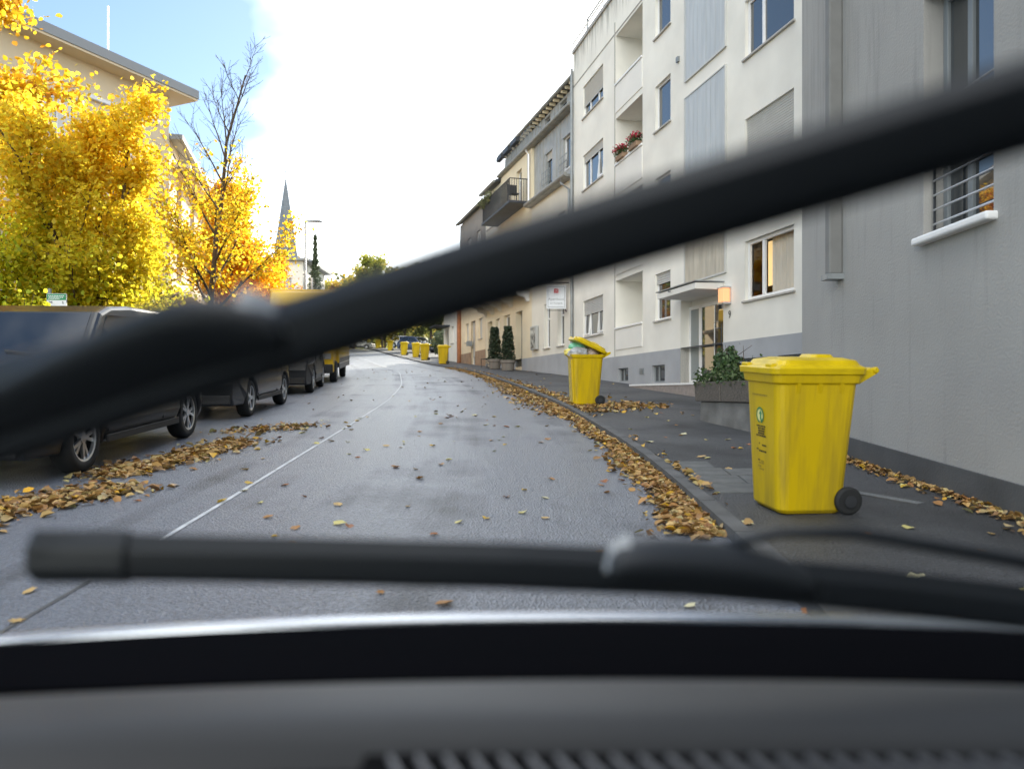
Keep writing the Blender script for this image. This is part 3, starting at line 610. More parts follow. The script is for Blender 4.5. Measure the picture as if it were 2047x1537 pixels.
def palette(N, cols, wts, jit=0.15):
    c = np.array(cols)[rng.choice(len(cols), N, p=np.array(wts) / sum(wts))]
    return np.clip(c * rng.uniform(1 - jit, 1 + jit, (N, 1)) * rng.uniform(.93, 1.07, (N, 3)), 0, 1)
YEL = [(.8, .56, .03), (.74, .46, .02), (.82, .66, .06), (.5, .5, .04), (.6, .3, .02)]
def grow(base, height, r0, nb, spread, first, up, sub, seed, lean=(0, 0), stems=1, wob=.06):
    """skeleton of a tree: list of (points, radii, level)"""
    rs = random.Random(seed); br = []
    def seg(p, d, L, r, lvl, n):
        pts = [p]; rad = [r]
        for k in range(n):
            d = (d + Vector((rs.gauss(0, wob), rs.gauss(0, wob), rs.gauss(0, wob) + (.06 if lvl else .0) * up))).normalized()
            p = p + d * L / n; pts.append(p); rad.append(max(.004, r * (1 - .82 * (k + 1) / n)))
        br.append((pts, rad, lvl)); return pts, rad
    for s in range(stems):
        a0 = rs.uniform(0, 6.28); d0 = Vector((lean[0] + (.17 * math.cos(a0) if stems > 1 else 0), lean[1] + (.17 * math.sin(a0) if stems > 1 else 0), 1)).normalized()
        tp, tr = seg(Vector(base), d0, height * rs.uniform(.88, 1) * .9, r0, 0, 9)
        for i in range(nb):
            f = first + (1 - first) * (i + rs.random()) / nb * .97; q = f * (len(tp) - 1); k = min(int(q), len(tp) - 2); p = tp[k].lerp(tp[k + 1], q - k)
            az = i * 2.4 + rs.uniform(-.5, .5); el = up * (.45 + .55 * f) + rs.uniform(-.15, .15)
            d = Vector((math.cos(az) * math.cos(el), math.sin(az) * math.cos(el), math.sin(el)))
            L = spread * (1.15 - .75 * (f - first) / (1 - first)) * rs.uniform(.75, 1.15)
            bp, brd = seg(p, d, L, max(.012, tr[k] * .5), 1, 6)
            for j in range(sub):
                g = .25 + .75 * (j + rs.random()) / sub; q2 = g * 6; k2 = min(int(q2), 5); p2 = bp[k2].lerp(bp[k2 + 1], q2 - k2)
                d2 = ((bp[k2 + 1] - bp[k2]).normalized() + Vector((rs.gauss(0, .55), rs.gauss(0, .55), rs.gauss(.15, .4)))).normalized()
                sp, _ = seg(p2, d2, L * rs.uniform(.25, .5), max(.007, brd[k2] * .55), 2, 4)
                for _ in range(2):
                    k3 = rs.randint(1, 3); d3 = (d2 + Vector((rs.gauss(0, .6), rs.gauss(0, .6), rs.gauss(.1, .5)))).normalized(); seg(sp[k3], d3, L * rs.uniform(.12, .25), .006, 3, 3)
    return br
def tree(name, label, base, height, r0, nb=12, spread=2.0, first=.3, up=.9, sub=5, seed=1, nleaf=12000, size=.1, cols=YEL, wts=(4, 3, 3, 1, 1), jit=.2, stems=1, lean=(0, 0), group=None, bark=BARK, zmax=None, cat='tree', scatter=.16, green_low=0, minlvl=1):
    o = empty(name, base, label=label, cat=cat, group=group); br = grow((0, 0, 0), height, r0, nb, spread, first, up, sub, seed, lean, stems)
    m = MB()
    for pts, rad, lvl in br: m.tube(pts, rad, (8, 6, 4, 3)[lvl], cap=False)
    m.build('trunk', bark, o, smooth=True)
    src = []
    for pts, rad, lvl in br:
        if lvl < minlvl: continue
        for k in range(1 if lvl > 1 else 2, len(pts)): src.append(((pts[k - 1], pts[k]), (.4, .4, 1.0, 1.3)[lvl]))
    if zmax is not None: src = [s for s in src if s[0][1].z < zmax + random.gauss(0, .5)]
    wt = np.array([s[1] for s in src]); pick = rng.choice(len(src), nleaf, p=wt / wt.sum())
    A = np.array([s[0][0] for s in src])[pick]; B = np.array([s[0][1] for s in src])[pick]
    P = A + (B - A) * rng.random((nleaf, 1)) + rng.normal(0, scatter, (nleaf, 3)) * np.array([1, 1, .8])
    nr = rng.normal(size=(nleaf, 3)) + np.array([0, 0, .7]); sz = size * rng.uniform(.6, 1.25, nleaf)
    C = palette(nleaf, cols, wts, jit)
    if green_low:
        g = np.clip(1.15 - P[:, 2] / green_low + rng.normal(0, .18, nleaf), 0, 1)[:, None]; C = C * (1 - g) + palette(nleaf, [(.48, .55, .04), (.62, .58, .04), (.32, .42, .03)], (3, 4, 1), .2) * g
    leaf_obj('crown', P, sz, nr, C, LEAF, o); return o
G1 = 'autumn trees along the pavement'
tree('maple_tree', 'tall orange yellow maple at the picture edge with long bare limbs', (-11.5, 14.3, zr(14.3)), 11.8, .18, nb=26, spread=2.75, first=.26, up=.62, sub=7, seed=11, nleaf=36000, size=.135, cols=[(.82, .6, .04), (.8, .5, .03), (.84, .7, .08), (.55, .28, .04), (.55, .55, .05)], wts=(4, 3, 3, 1.2, .8), group=G1, scatter=.2, green_low=3.2)
tree('maple_tree', 'bushy golden yellow maple with several stems behind the green notice board', (-7.55, 13.8, zr(13.8)), 5.9, .08, nb=12, spread=1.45, first=.14, up=.95, sub=6, seed=23, nleaf=32000, size=.085, cols=[(.84, .64, .04), (.8, .57, .03), (.85, .72, .07), (.64, .42, .03)], wts=(4, 3, 3, 1), stems=3, group=G1, green_low=3.6, scatter=.17)
tree('maple_tree', 'half bare tree with upright dark limbs and leaves only low down', (-7.75, 19.2, zr(19.2)), 9.3, .1, nb=22, spread=2.3, first=.22, up=1.2, sub=10, seed=8, nleaf=5200, size=.1, zmax=5.2, cols=YEL, group=G1, bark=BARKD, scatter=.14)
tree('maple_tree', 'deep orange tree beyond the half bare one', (-9.6, 26.5, zr(26.5)), 8.4, .12, nb=16, spread=1.7, first=.16, up=1.15, sub=6, seed=31, nleaf=22000, size=.12, cols=[(.82, .48, .02), (.8, .4, .02), (.84, .58, .05)], wts=(4, 3, 2), group=G1, scatter=.2)
tree('maple_tree', 'slim yellow orange tree in front of the church spire', (-11.0, 33.5, zr(33.5)), 9.0, .13, nb=16, spread=1.9, first=.2, up=1.05, sub=6, seed=37, nleaf=17000, size=.13, cols=[(.82, .54, .02), (.8, .46, .02), (.55, .3, .05)], wts=(4, 3, 1), group=G1, scatter=.2)
tree('maple_tree', 'small brown orange tree with thinning leaves under the spire', (-14.2, 46, zr(46)), 7.4, .12, nb=12, spread=1.8, first=.2, up=1.05, sub=6, seed=41, nleaf=7000, size=.14, cols=[(.6, .3, .03), (.5, .22, .04), (.78, .46, .02)], wts=(4, 3, 3), group=G1, scatter=.22)
SHR = 'shrubs behind the parked cars'
tree('shrub', 'yellow green shrub filling the corner behind the first black car', (-8.6, 12.4, zr(12.4)), 3.3, .05, nb=9, spread=1.7, first=.08, up=.95, sub=5, seed=51, nleaf=19000, size=.08, cols=[(.6, .6, .04), (.74, .64, .04), (.42, .5, .04)], wts=(3, 3, 2), stems=4, group=SHR, cat='shrub', scatter=.16, bark=BARKD)
tree('shrub', 'yellow shrub beside the green notice board', (-9.0, 15.6, zr(15.6)), 4.0, .05, nb=9, spread=1.7, first=.08, up=.95, sub=5, seed=53, nleaf=19000, size=.08, cols=[(.72, .62, .04), (.8, .6, .03), (.44, .5, .04)], wts=(3, 3, 1), stems=4, group=SHR, cat='shrub', scatter=.18, bark=BARKD)
tree('shrub', 'thin twiggy shrub with brown stems left of the half bare tree', (-7.6, 16.2, zr(16.2)), 2.9, .03, nb=7, spread=.9, first=.1, up=1.25, sub=4, seed=55, nleaf=2600, size=.075, cols=[(.5, .47, .05), (.4, .33, .06), (.62, .5, .03)], wts=(3, 3, 2), stems=8, group=SHR, cat='shrub', scatter=.12)
# far greenery beyond the houses
FAR = 'trees on the far slope'
fl = [('pale green tree on the far slope beside the spruce', -27.5, 104, 10.5, [(0.38, 0.36, 0.06), (0.57, 0.46, 0.07)]), ('golden birch glowing on the far slope', -26.0, 112, 10, [(0.80, 0.66, 0.04), (0.80, 0.53, 0.05)]), ('olive green tree second along the far slope', -23.0, 108, 11, [(0.38, 0.36, 0.05), (0.49, 0.41, 0.06)]),
      ('broad olive tree in the middle of the far slope', -20.5, 100, 11.5, [(0.42, 0.36, 0.06), (0.57, 0.45, 0.06)]), ('mossy green round tree nearer the houses on the far slope', -16.5, 98, 13, [(0.30, 0.33, 0.06), (0.42, 0.40, 0.07)]), ('dull green tree low behind the silver car', -19.5, 118, 8, [(0.19, 0.21, 0.05), (0.27, 0.26, 0.06)]),
      ('dark green tree behind the yellow sapling', -13.0, 92, 9, [(0.11, 0.13, 0.04), (0.19, 0.20, 0.05)]), ('dark tree close to the end of the terrace', -8.5, 80, 9, [(0.11, 0.13, 0.04), (0.17, 0.18, 0.05)])]
for i, (lb, x, y, h, cc) in enumerate(fl):
    tree('slope_tree', lb, (x, y, zr(y) - .1), h, .16, nb=13, spread=h * .3, first=.15, up=.95, sub=5, seed=60 + i, nleaf=6500, size=.34, cols=cc, wts=(1, 1), group=FAR, bark=BARKD, scatter=.45)
tree('sapling', 'little yellow sapling by the far bins', (-13.4, 86, zr(86) + PAV), 3.4, .04, nb=8, spread=.8, first=.25, up=1.0, sub=4, seed=80, nleaf=1600, size=.13, cols=[(.6, .45, .03), (.4, .36, .04)], wts=(1, 1))
hm = MB(); hx = np.linspace(-170, 60, 47); hy = np.linspace(118, 300, 24)
for y in hy:
    for x in hx:
        r = min(1, max(0, (y - 118) / 90)); hm.v.append((x, y, zr(y) - .5 + 36 * min(1, max(.5, 1 - (x + 48) / 75)) * r * r * (3 - 2 * r) * (.8 + .35 * math.sin(x * .05 + 1.4)) + .7 * math.sin(x * .31 + y * .2)))
for i in range(23):
    for k in range(46): hm.f.append((i * 47 + k, i * 47 + k + 1, i * 47 + k + 48, i * 47 + k + 47))
tag(hm.build('hill', mat('hill_wood', (.14, .15, .05), .95, var=.6, vscale=.25, col2=(.07, .08, .03), bump=1.0, bscale=.8), smooth=True), kind='structure')
# woodland cover on that hill, one distant mass
NW = 26000; wx = rng.uniform(-150, 30, NW); wy = rng.uniform(122, 250, NW); cl = np.sin(wx * .45) * np.cos(wy * .4)
rr = np.clip((wy - 118) / 90, 0, 1); wz = np.interp(wy, _zy, _zz) - .5 + 36 * np.clip(1 - (wx + 48) / 75, .5, 1) * rr * rr * (3 - 2 * rr) * (.8 + .35 * np.sin(wx * .05 + 1.4)) + rng.uniform(0, 1, NW) ** .6 * (3.2 + 2.0 * cl)
wl_ = leaf_obj('woodland', np.stack([wx, wy, wz], 1), rng.uniform(.7, 1.5, NW), rng.normal(size=(NW, 3)) + [0, -.4, .8], palette(NW, [(.36, .34, .08), (.46, .38, .08), (.26, .27, .07), (.6, .42, .06)], (3, 2, 3, 1), .3), LEAF)
tag(wl_, 'wooded hillside in dull autumn green far up the street', 'woodland', kind='stuff')
# spruce
sp = empty('spruce_tree', (-15.6, 61, zr(61)), label='narrow dark spruce beside the street lamp', cat='tree')
MB().tube([(0, 0, 0), (0, 0, 9.4)], [.16, .02], 7).build('trunk', BARKD, sp, smooth=True)
n = 9000; hh = rng.random(n) ** 1.25 * 9.2; rad = (.12 + (9.4 - hh) * .3 * np.clip((9.4 - hh) / 8, .2, 1)) * (.8 + .2 * np.cos(hh * 14)) * np.sqrt(rng.random(n)); th = rng.random(n) * 6.283
Ps = np.stack([rad * np.cos(th), rad * np.sin(th), hh + .5 - rad * .3], 1)
leaf_obj('crown', Ps, rng.uniform(.12, .24, n), rng.normal(size=(n, 3)) + [0, 0, .5], palette(n, [(.09, .12, .07), (.13, .16, .09)], (1, 1), .3), GREENLEAF, sp, wide=.4)
def shrub_ball(name, label, loc, rx, rz, n, size, cols, wts, cat='shrub', group=None, part='foliage', stem=None):
    o = empty(name, loc, label=label, cat=cat, group=group); d = rng.normal(size=(n, 3)); d /= np.linalg.norm(d, axis=1, keepdims=True)
    r = rng.random(n) ** .4 * (1 + .22 * np.sin(d[:, 0] * 7 + 1) * np.cos(d[:, 2] * 6)); P = d * r[:, None] * np.array([rx, rx, rz]) + [0, 0, rz]
    leaf_obj(part, P, size * rng.uniform(.6, 1.3, n), d + rng.normal(0, .7, (n, 3)), palette(n, cols, wts, .25), GREENLEAF, o); 
    m = MB()
    for k in range(5):
        a = k * 1.3; m.tube([(0, 0, -.05), (rx * .3 * math.cos(a), rx * .3 * math.sin(a), rz * .8), (rx * .5 * math.cos(a), rx * .5 * math.sin(a), rz * 1.5)], [.03, .02, .008], 5)
    m.build('stem', BARKD, o); return o
shrub_ball('garden_bush', 'broad grey green bush past the end of the terrace', (-5.1, 58.6, zr(58.6) + .05), 1.25, 1.1, 4500, .13, [(.07, .1, .05), (.11, .14, .07)], (1, 1))
shrub_ball('garden_bush', 'dark round bush touching the low whitish house', (-4.2, 54.6, zr(54.6) + .05), .85, .8, 3000, .12, [(.04, .06, .035), (.07, .09, .05)], (1, 1))
pg = empty('pampas_grass', (-4.6, 60.6, zr(60.6)), label='pampas grass with cream plumes behind the grey green bush', cat='grass clump')
m = MB(); m2 = MB()
for k in range(26):
    a = random.uniform(0, 6.28); q = random.uniform(.2, .9); h = random.uniform(2.3, 3.0); t_ = Vector((q * math.cos(a), q * math.sin(a), h)); m.tube([(0.1 * math.cos(a), .1 * math.sin(a), 0), (t_.x * .5, t_.y * .5, h * .6), t_], [.012, .01, .006], 4)
    m2.tube([t_ - Vector((0, 0, .55)), t_ - Vector((0, 0, .25)), t_ + Vector((.04, 0, .12))], [.02, .07, .012], 6)
m.build('blade', mat('reed', (.2, .2, .09), .8), pg); m2.build('plume', mat('plume', (.5, .42, .28), .95, bump=.8, bscale=40), pg)

# ------------------------------------------------------------------ buildings across the street
lb = empty('corner_building', (-13.6, 30.5, 0), (0, 0, math.atan2(-.908, -.418)), 'cream multi storey building with projecting flat roof behind the maples', 'building')
LBW = mat('warm_cream', (.72, .6, .42), .85, var=.06, vscale=.8)
lw = [(1.2, 2.5, z, z + 1.35, .2) for z in (2.6, 5.2, 7.8, 10.2)] + [(3.9, 5.2, z, z + 1.35, .2) for z in (2.6, 5.2, 7.8, 10.2)] + [(6.6, 7.9, z, z + 1.35, .2) for z in (2.6, 5.2, 7.8)] + [(9.4, 10.6, z, z + 1.35, .2) for z in (2.6, 5.2, 7.8)]
mm = wall_mesh(0, 14, 0, 13.0, lw); raw(mm, 'wall', LBW, lb)
for h in lw: window(lb, *h[:4], depth=.2, cols=(1, 1), sillmat=FRAMEW, shutter=.35 if int(h[0] * 7 + h[2]) % 3 == 0 else 0)
for z in (4.75, 7.4, 11.75): MB().box(.5, 3.6, .001, .14, z, z + .16).build('string_course', FRAMEW, lb, bevel=.03)
MB().box(-.75, 14.5, -9, .75, 13.0, 13.08).build('roof_soffit', LBW, lb); MB().box(-.78, 14.5, -9, .79, 13.081, 13.42).build('roof', mat('roof_edge', (.25, .26, .27), .6), lb)
MB().tube([(2.7, .0, 13.4), (2.7, .0, 15.4)], .03, 6).build('antenna', FRAMEW, lb)

wg = empty('sunlit_building', (-17.2, 45.1, 0), (0, 0, math.atan2(-14.6, 3.6)), 'sunlit pale building running up the street behind the half bare tree', 'building')
ww = [(x, x + 1.2, z, z + 1.5, .2) for x in (1.6, 5.2, 8.8, 12.2) for z in (3.4, 6.0, 8.6)]
raw(shell(wall_mesh(0, 15.0, 0, 11.4, ww), 0, 15.0, 0, 11.4, 8), 'wall', LBW, wg)
for h in ww: window(wg, *h[:4], depth=.2, cols=(1, 1), sillmat=FRAMEW)
for z in (5.4, 8.0, 10.6): MB().box(.4, 14.4, .001, .7, z - .16, z).build('balcony_slab', LBW, wg)
MB().box(-.4, 15.0, -8.4, .5, 11.401, 11.6).build('roof', MATS['roof_edge'], wg)
whs = empty('white_house', (-16.3, 60, 0), (0, 0, R(180)), 'small white house with flat eaves left of the street lamp', 'building')
raw(shell(wall_mesh(0, 6, 2, 11.6, [(.9, 1.5, 9.0, 10.3, .2), (.3, .9, 5.6, 7.2, .2), (3, 4, 8.6, 10.3, .2)], y=0), 0, 6, 2, 11.6, 7), 'wall', CREAMW, whs)
for h in [(.9, 1.5, 9.0, 10.3), (.3, .9, 5.6, 7.2), (3, 4, 8.6, 10.3)]: window(whs, *h, depth=.2, cols=(1,), frame=FRAMEG)
MB().box(-.5, 6.5, -7.4, .5, 11.601, 11.8).build('roof', MATS['roof_edge'], whs)
# church: square tower, octagonal slate spire
chh = empty('church', (-35.6, 121, zr(121)), (0, 0, R(18)), 'church tower with tall pointed grey slate spire', 'church')
MB().box(-2.6, 2.6, -2.6, 2.6, -.5, 11.5).build('tower', TAUPE, chh, bevel=.1)
MB().box(-2.8, 2.8, -2.8, 2.8, 11.5, 11.9).build('cornice', CREAMW, chh)
for s in (-1, 1): MB().box(s * 1.0 - .45, s * 1.0 + .45, -2.64, -2.5, 7.2, 10.2).build('belfry_opening', SLATE, chh)
rings = [[(r_ * math.cos(R(22.5 + 45 * k)), r_ * math.sin(R(22.5 + 45 * k)), z) for k in range(8)] for r_, z in ((2.75, 11.9), (1.9, 15.2), (.03, 27.2))]
sp_ = MB().loft(rings).build('spire', mat('spire_slate', (.16, .18, .2), .5, var=.25, vscale=1.2, stretch=(1, 1, 4)), chh)
MB().tube([(0, 0, 27.1), (0, 0, 28.6)], .05, 6).tube([(-.35, 0, 28.1), (.35, 0, 28.1)], .045, 6).build('cross', IRON, sp_)

# ------------------------------------------------------------------ street furniture
lp = empty('street_lamp', (-9.4, 35, zr(35) + PAV), (0, 0, R(4)), 'tall grey street lamp with one flat arm head above the delivery van', 'street lamp')
MB().tube([(0, 0, 0), (0, 0, .9), (0, 0, .95), (0, 0, 6.75)], [.075, .075, .055, .045], 10).build('pole', PIPE, lp, smooth=True)
pr = [(.0, .05, .04), (.25, .1, .05), (.5, .15, .06), (.7, .13, .05), (.86, .03, .012)]
rr_ = [[(x - .05, -b, 6.73), (x - .05, b, 6.73), (x - .05, b * .7, 6.73 + h * 1.6), (x - .05, -b * .7, 6.73 + h * 1.6)] for x, b, h in pr]
MB().loft(rr_).build('lamp_head', PIPE, lp, bevel=.01)
for z in (5.0, 4.3, 3.0): MB().box(-.1, -.04, -.03, .03, z, z + .08).build('clamp', PIPE, lp)
pl = empty('marker_post', (-10.4, 40, zr(40) + PAV), (0, 0, 0), 'thin white post to the side of the street lamp', 'post')
MB().tube([(0, 0, 0), (0, 0, 4.55)], .05, 8).build('pole', FRAMEW, pl); MB().lathe([(.0, 4.62), (.05, 4.6), (.055, 4.55)], n=8).build('cap', FRAMEW, pl)
ps = empty('stone_post', (-11.0, 29.8, zr(29.8)), (0, 0, R(10)), 'white round topped gate pillar below the orange tree', 'pillar')
MB().box(-.22, .22, -.22, .22, 0, 3.2).build('shaft', FRAMEW, ps, bevel=.03); MB().lathe([(.22, 3.2), (.24, 3.32), (.21, 3.5), (.12, 3.62), (.0, 3.67)], n=16).build('cap', FRAMEW, ps, smooth=True)
nb_ = empty('notice_board', (-7.1, 12.0, zr(12) + .05), (0, 0, R(6)), 'white notice board with green header in front of the yellow shrub', 'sign')
MB().tube([(-.12, .03, 0), (-.12, .03, 2.1)], .03, 8).build('post', PIPE, nb_)
MB().box(-.145, .145, -.01, .015, 1.72, 2.02).build('board', SIGNW, nb_); MB().box(-.14, .14, -.014, -.0102, 1.92, 2.015).build('header', GREENP, nb_)
m = MB()
for z, a, b in ((1.985, -.12, .115), (1.96, -.11, .1), (1.94, -.12, .05)):
    x = a
    while x < b:
        q = random.uniform(.012, .035); m.box(x, min(x + q, b), -.0165, -.0142, z - .006, z + .006); x += q + .008
m.build('header_text', SIGNW, nb_)
m = MB(); m.tube([(-.11, -.012, 1.9), (-.06, -.012, 1.87)], .006, 4).tube([(-.11, -.012, 1.87), (-.06, -.012, 1.9)], .006, 4).tube([(.09, -.012, 1.9), (.1, -.012, 1.86)], .008, 4).tube([(-.11, -.012, 1.81), (-.07, -.012, 1.83)], .006, 4); m.build('pictogram', FRAMEG, nb_)

# ------------------------------------------------------------------ wheeled bins
BINS = 'yellow wheeled bins put out along the pavement'
def make_bin(label, open_lid=False, ribs=False, print_=False, detail=True):
    o = empty('wheeled_bin', label=label, cat='bin', group=BINS)
    lv = [(0, .03, .47, .215, .06), (.03, 0, .49, .24, .07), (.5, -.03, .525, .258, .075), (.93, -.055, .555, .277, .075), (.94, -.075, .575, .292, .07), (1.0, -.085, .585, .3, .07)]
    MB().loft([rrect(a, b, -h, h, r, z) for z, a, b, h, r in lv]).build('body', YBIN, o, bevel=.006, seg=2)
    if detail:
        for k in range(3):
            for s in (-1, 1):
                a = .08 + k * .16; y0 = .262 * s
                MB().add([(a, y0, .80), (a + .03, y0, .80), (a + .03, y0 + .026 * s, .94), (a, y0 + .026 * s, .94), (a, y0 - .01 * s, .80), (a + .03, y0 - .01 * s, .80), (a + .03, y0 - .01 * s, .94), (a, y0 - .01 * s, .94)], [(0,1,2,3),(4,5,6,7),(0,1,5,4),(1,2,6,5),(2,3,7,6),(3,0,4,7)]).build('gusset', YBIN, o)
    if ribs:
        for k in range(3):
            y0 = -.16 + k * .13
            MB().add([(.005, y0, .03), (.005, y0 + .055, .03), (-.05, y0 + .055, .9), (-.05, y0, .9), (-.018, y0 + .008, .06), (-.018, y0 + .047, .06), (-.07, y0 + .047, .88), (-.07, y0 + .008, .88)], [(4,5,6,7),(0,1,5,4),(1,2,6,5),(2,3,7,6),(3,0,4,7)]).build('front_rib', MATS['scuff'] if k else YBIN, o, bevel=.006)
    # lid with raised crown, front lip and hinge
    lid = empty('lid_group') if False else None
    L = MB().loft([rrect(-.105, .6, -.312, .312, .07, .0), rrect(-.11, .605, -.316, .316, .07, .045), rrect(-.085, .59, -.3, .3, .07, .058), rrect(-.05, .58, -.275, .275, .07, .066), rrect(-.03, .56, -.255, .255, .07, .1), rrect(.05, .5, -.17, .17, .08, .118)])
    L.v = [(x - .6, y, z) for x, y, z in L.v]
    lo = L.build('lid', YLID, o, (.6, 0, 1.0), (0, R(24) if open_lid else 0, 0), bevel=.006)
    c = MB().loft([rrect(-.33, -.14, -.12, .12, .04, .11), rrect(-.31, -.16, -.1, .1, .04, .14)]); c.build('lid_crown', YLID, lo, bevel=.006)
    for s in (-1, 1): MB().box(-.7, -.655, s * .2 - .05, s * .2 + .05, .03, .075).build('lid_grip', YLID, lo, bevel=.008)
    h = MB(); 
    for s in (-1, 1): h.add([(.56, s * .21, .93), (.56, s * .25, .93), (.7, s * .25, 1.01), (.7, s * .21, 1.01), (.56, s * .21, 1.02), (.56, s * .25, 1.02), (.7, s * .25, 1.055), (.7, s * .21, 1.055)], [(0,1,2,3),(4,5,6,7),(0,1,5,4),(1,2,6,5),(2,3,7,6),(3,0,4,7)])
    h.tube([(.685, -.26, 1.03), (.685, .26, 1.03)], .02, 8); h.build('handle', YLID, o, bevel=.004)
    for s in (-1, 1):
        w_ = MB().lathe([(.0, -.025), (.085, -.025), (.1, -.015), (.1, .015), (.085, .025), (.0, .025)], axis='y', n=24).build('wheel', RUBBER, o, (.5, s * .265, .1), smooth=False, bevel=.004)
        MB().lathe([(.0, 0), (.04, 0), (.045, .012), (.0, .014)], axis='y', n=16).build('hub', IRON, w_, (0, .026 * s, 0), (0, 0, 0 if s > 0 else R(180)))
    MB().tube([(.5, -.26, .1), (.5, .26, .1)], .012, 8).build('axle', IRON, o)
    if print_:
        def fx(z): return -.001 - .06 * z - .004          # front face leans outwards with height
        pr_ = empty('printed_label', parent=o)
        g = MB(); N_ = 28
        for k in range(N_):
            a0, a1 = 2 * math.pi * k / N_, 2 * math.pi * (k + 1) / N_
            if 4.3 < a0 < 4.75: continue
            P_ = lambda r, a: (fx(.69 + r * math.sin(a)), .02 + r * math.cos(a), .69 + r * math.sin(a))
            g.quad(P_(.047, a0), P_(.06, a0), P_(.06, a1), P_(.047, a1))
        raw(g, 'emblem_ring', GREENP, pr_)
        disc = [(fx(.69 + .044 * math.sin(a)) + .0005, .02 + .044 * math.cos(a), .69 + .044 * math.sin(a)) for a in np.linspace(0, 6.2832, 24, endpoint=False)]; raw(MB().add(disc, [tuple(range(24))]), 'emblem_ground', YPALE, pr_)
        ar = [(.03, -.035), (.012, -.042), (.0, -.02), (.002, .008), (-.012, .008), (.012, .04), (.036, .008), (.022, .008), (.02, -.012)]
        raw(MB().add([(fx(.69 + q[1]) - .001, .02 - q[0] * 1.05, .69 + q[1]) for q in ar], [tuple(range(len(ar)))]), 'emblem_arrow', GREENP, pr_)
        for k, (z, a, b, mt) in enumerate([(.61, .08, .02, INK), (.61, .01, -.06, INK), (.592, .06, .01, INK), (.592, .0, -.05, INK), (.574, .06, -.05, INK), (.556, .06, -.04, INK), (.538, .09, -.07, INK), (.48, .05, .03, INK), (.47, -.0, -.07, INK), (.435, .09, .06, INK), (.425, .05, -.07, INK), (.355, .07, .04, INK), (.35, .02, -.02, INKF), (.335, .06, -.03, INKF), (.31, .07, .02, INKF), (.29, .05, -.02, INKF), (.84, .14, -.11, INKF)]):
            x = a
            while x > b + .004:
                q = min(random.uniform(.01, .026), x - b); zz = z; raw(MB().quad((fx(zz - .006), x, zz - .006), (fx(zz - .006), x - q, zz - .006), (fx(zz + .006), x - q, zz + .006), (fx(zz + .006), x, zz + .006)), 'print', mt, pr_)
                x -= q + .005
    return o
def put_bin(o, x, y, rz, tilt=True):
    o.location = (x, y, zr(y) + PAV + .004); o.rotation_euler = (SL if tilt else 0, 0, R(rz))
b1 = make_bin('large yellow wheeled bin with closed lid and green emblem beside the grey wall', print_=True); put_bin(b1, 1.87, 5.7, 7)
b2 = make_bin('yellow wheeled bin with its lid propped open over stuffed rubbish bags', open_lid=True, ribs=True); put_bin(b2, 1.2, 15.35, 9)
def crumple(name, material, parent, c, r, seed, sq=.6):
    bm = bmesh.new(); bmesh.ops.create_icosphere(bm, subdivisions=3, radius=1); rs = random.Random(seed); k = [Vector((rs.uniform(-5, 5), rs.uniform(-5, 5), rs.uniform(-5, 5))) for _ in range(6)]
    for v in bm.verts:
        d = sum(math.sin(q.dot(v.co) * 1.3) for q in k) * .055 + sum(abs(math.sin(q.dot(v.co) * 2.6)) for q in k) * .03; v.co = v.co * (1 + d); v.co.z *= sq
    me = bpy.data.meshes.new(name); bm.to_mesh(me); bm.free(); o = link(name, me, material, parent, c); o.scale = (r, r, r); return o
BAGS = 'rubbish bags bulging from the open bin'
for k, (lb_, cl_, x, y, z, r) in enumerate([('pale grey rubbish bag bulging over the rim of the open bin', (.45, .47, .5), .1, -.08, 1.02, .19), ('mint green rubbish bag under the lifted lid of the open bin', (.2, .55, .38), .12, .12, 1.13, .17), ('yellow rubbish bag at the front corner of the open bin', (.7, .6, .15), -.01, .1, 1.03, .13), ('brownish rubbish bag near the hinge of the open bin', (.4, .33, .28), .33, -.02, 1.0, .18)]):
    M_ = b2.matrix_basis; bag = crumple('rubbish_bag', mat('bag_film_%s' % 'abcd'[k], cl_, .3, var=.25, vscale=9), None, (0, 0, 0), r, 90 + k); bag.location = Vector(b2.location) + Euler(b2.rotation_euler).to_matrix() @ Vector((x, y, z)); tag(bag, lb_, 'rubbish bag', BAGS)
fb = [('first yellow bin of the far row, standing before the low whitish house', -4.05, 45.2), ('front one of two yellow bins standing close together up the street', -5.9, 52.0), ('rear one of two yellow bins standing close together up the street', -7.3, 58.5), ('yellow bin third from the top of the far row', -9.05, 64.5), ('yellow bin second from the top of the far row', -13.15, 83), ('yellow bin at the top of the far row in front of the silver car', -17.1, 98)]
fproto = None
for lb_, x, y in fb:
    if fproto is None: fproto = make_bin(lb_, detail=False); bo = fproto
    else: bo = copy_tree(fproto); bo['label'] = lb_
    put_bin(bo, x - .25, y, 8 + (y - 40) * .12)

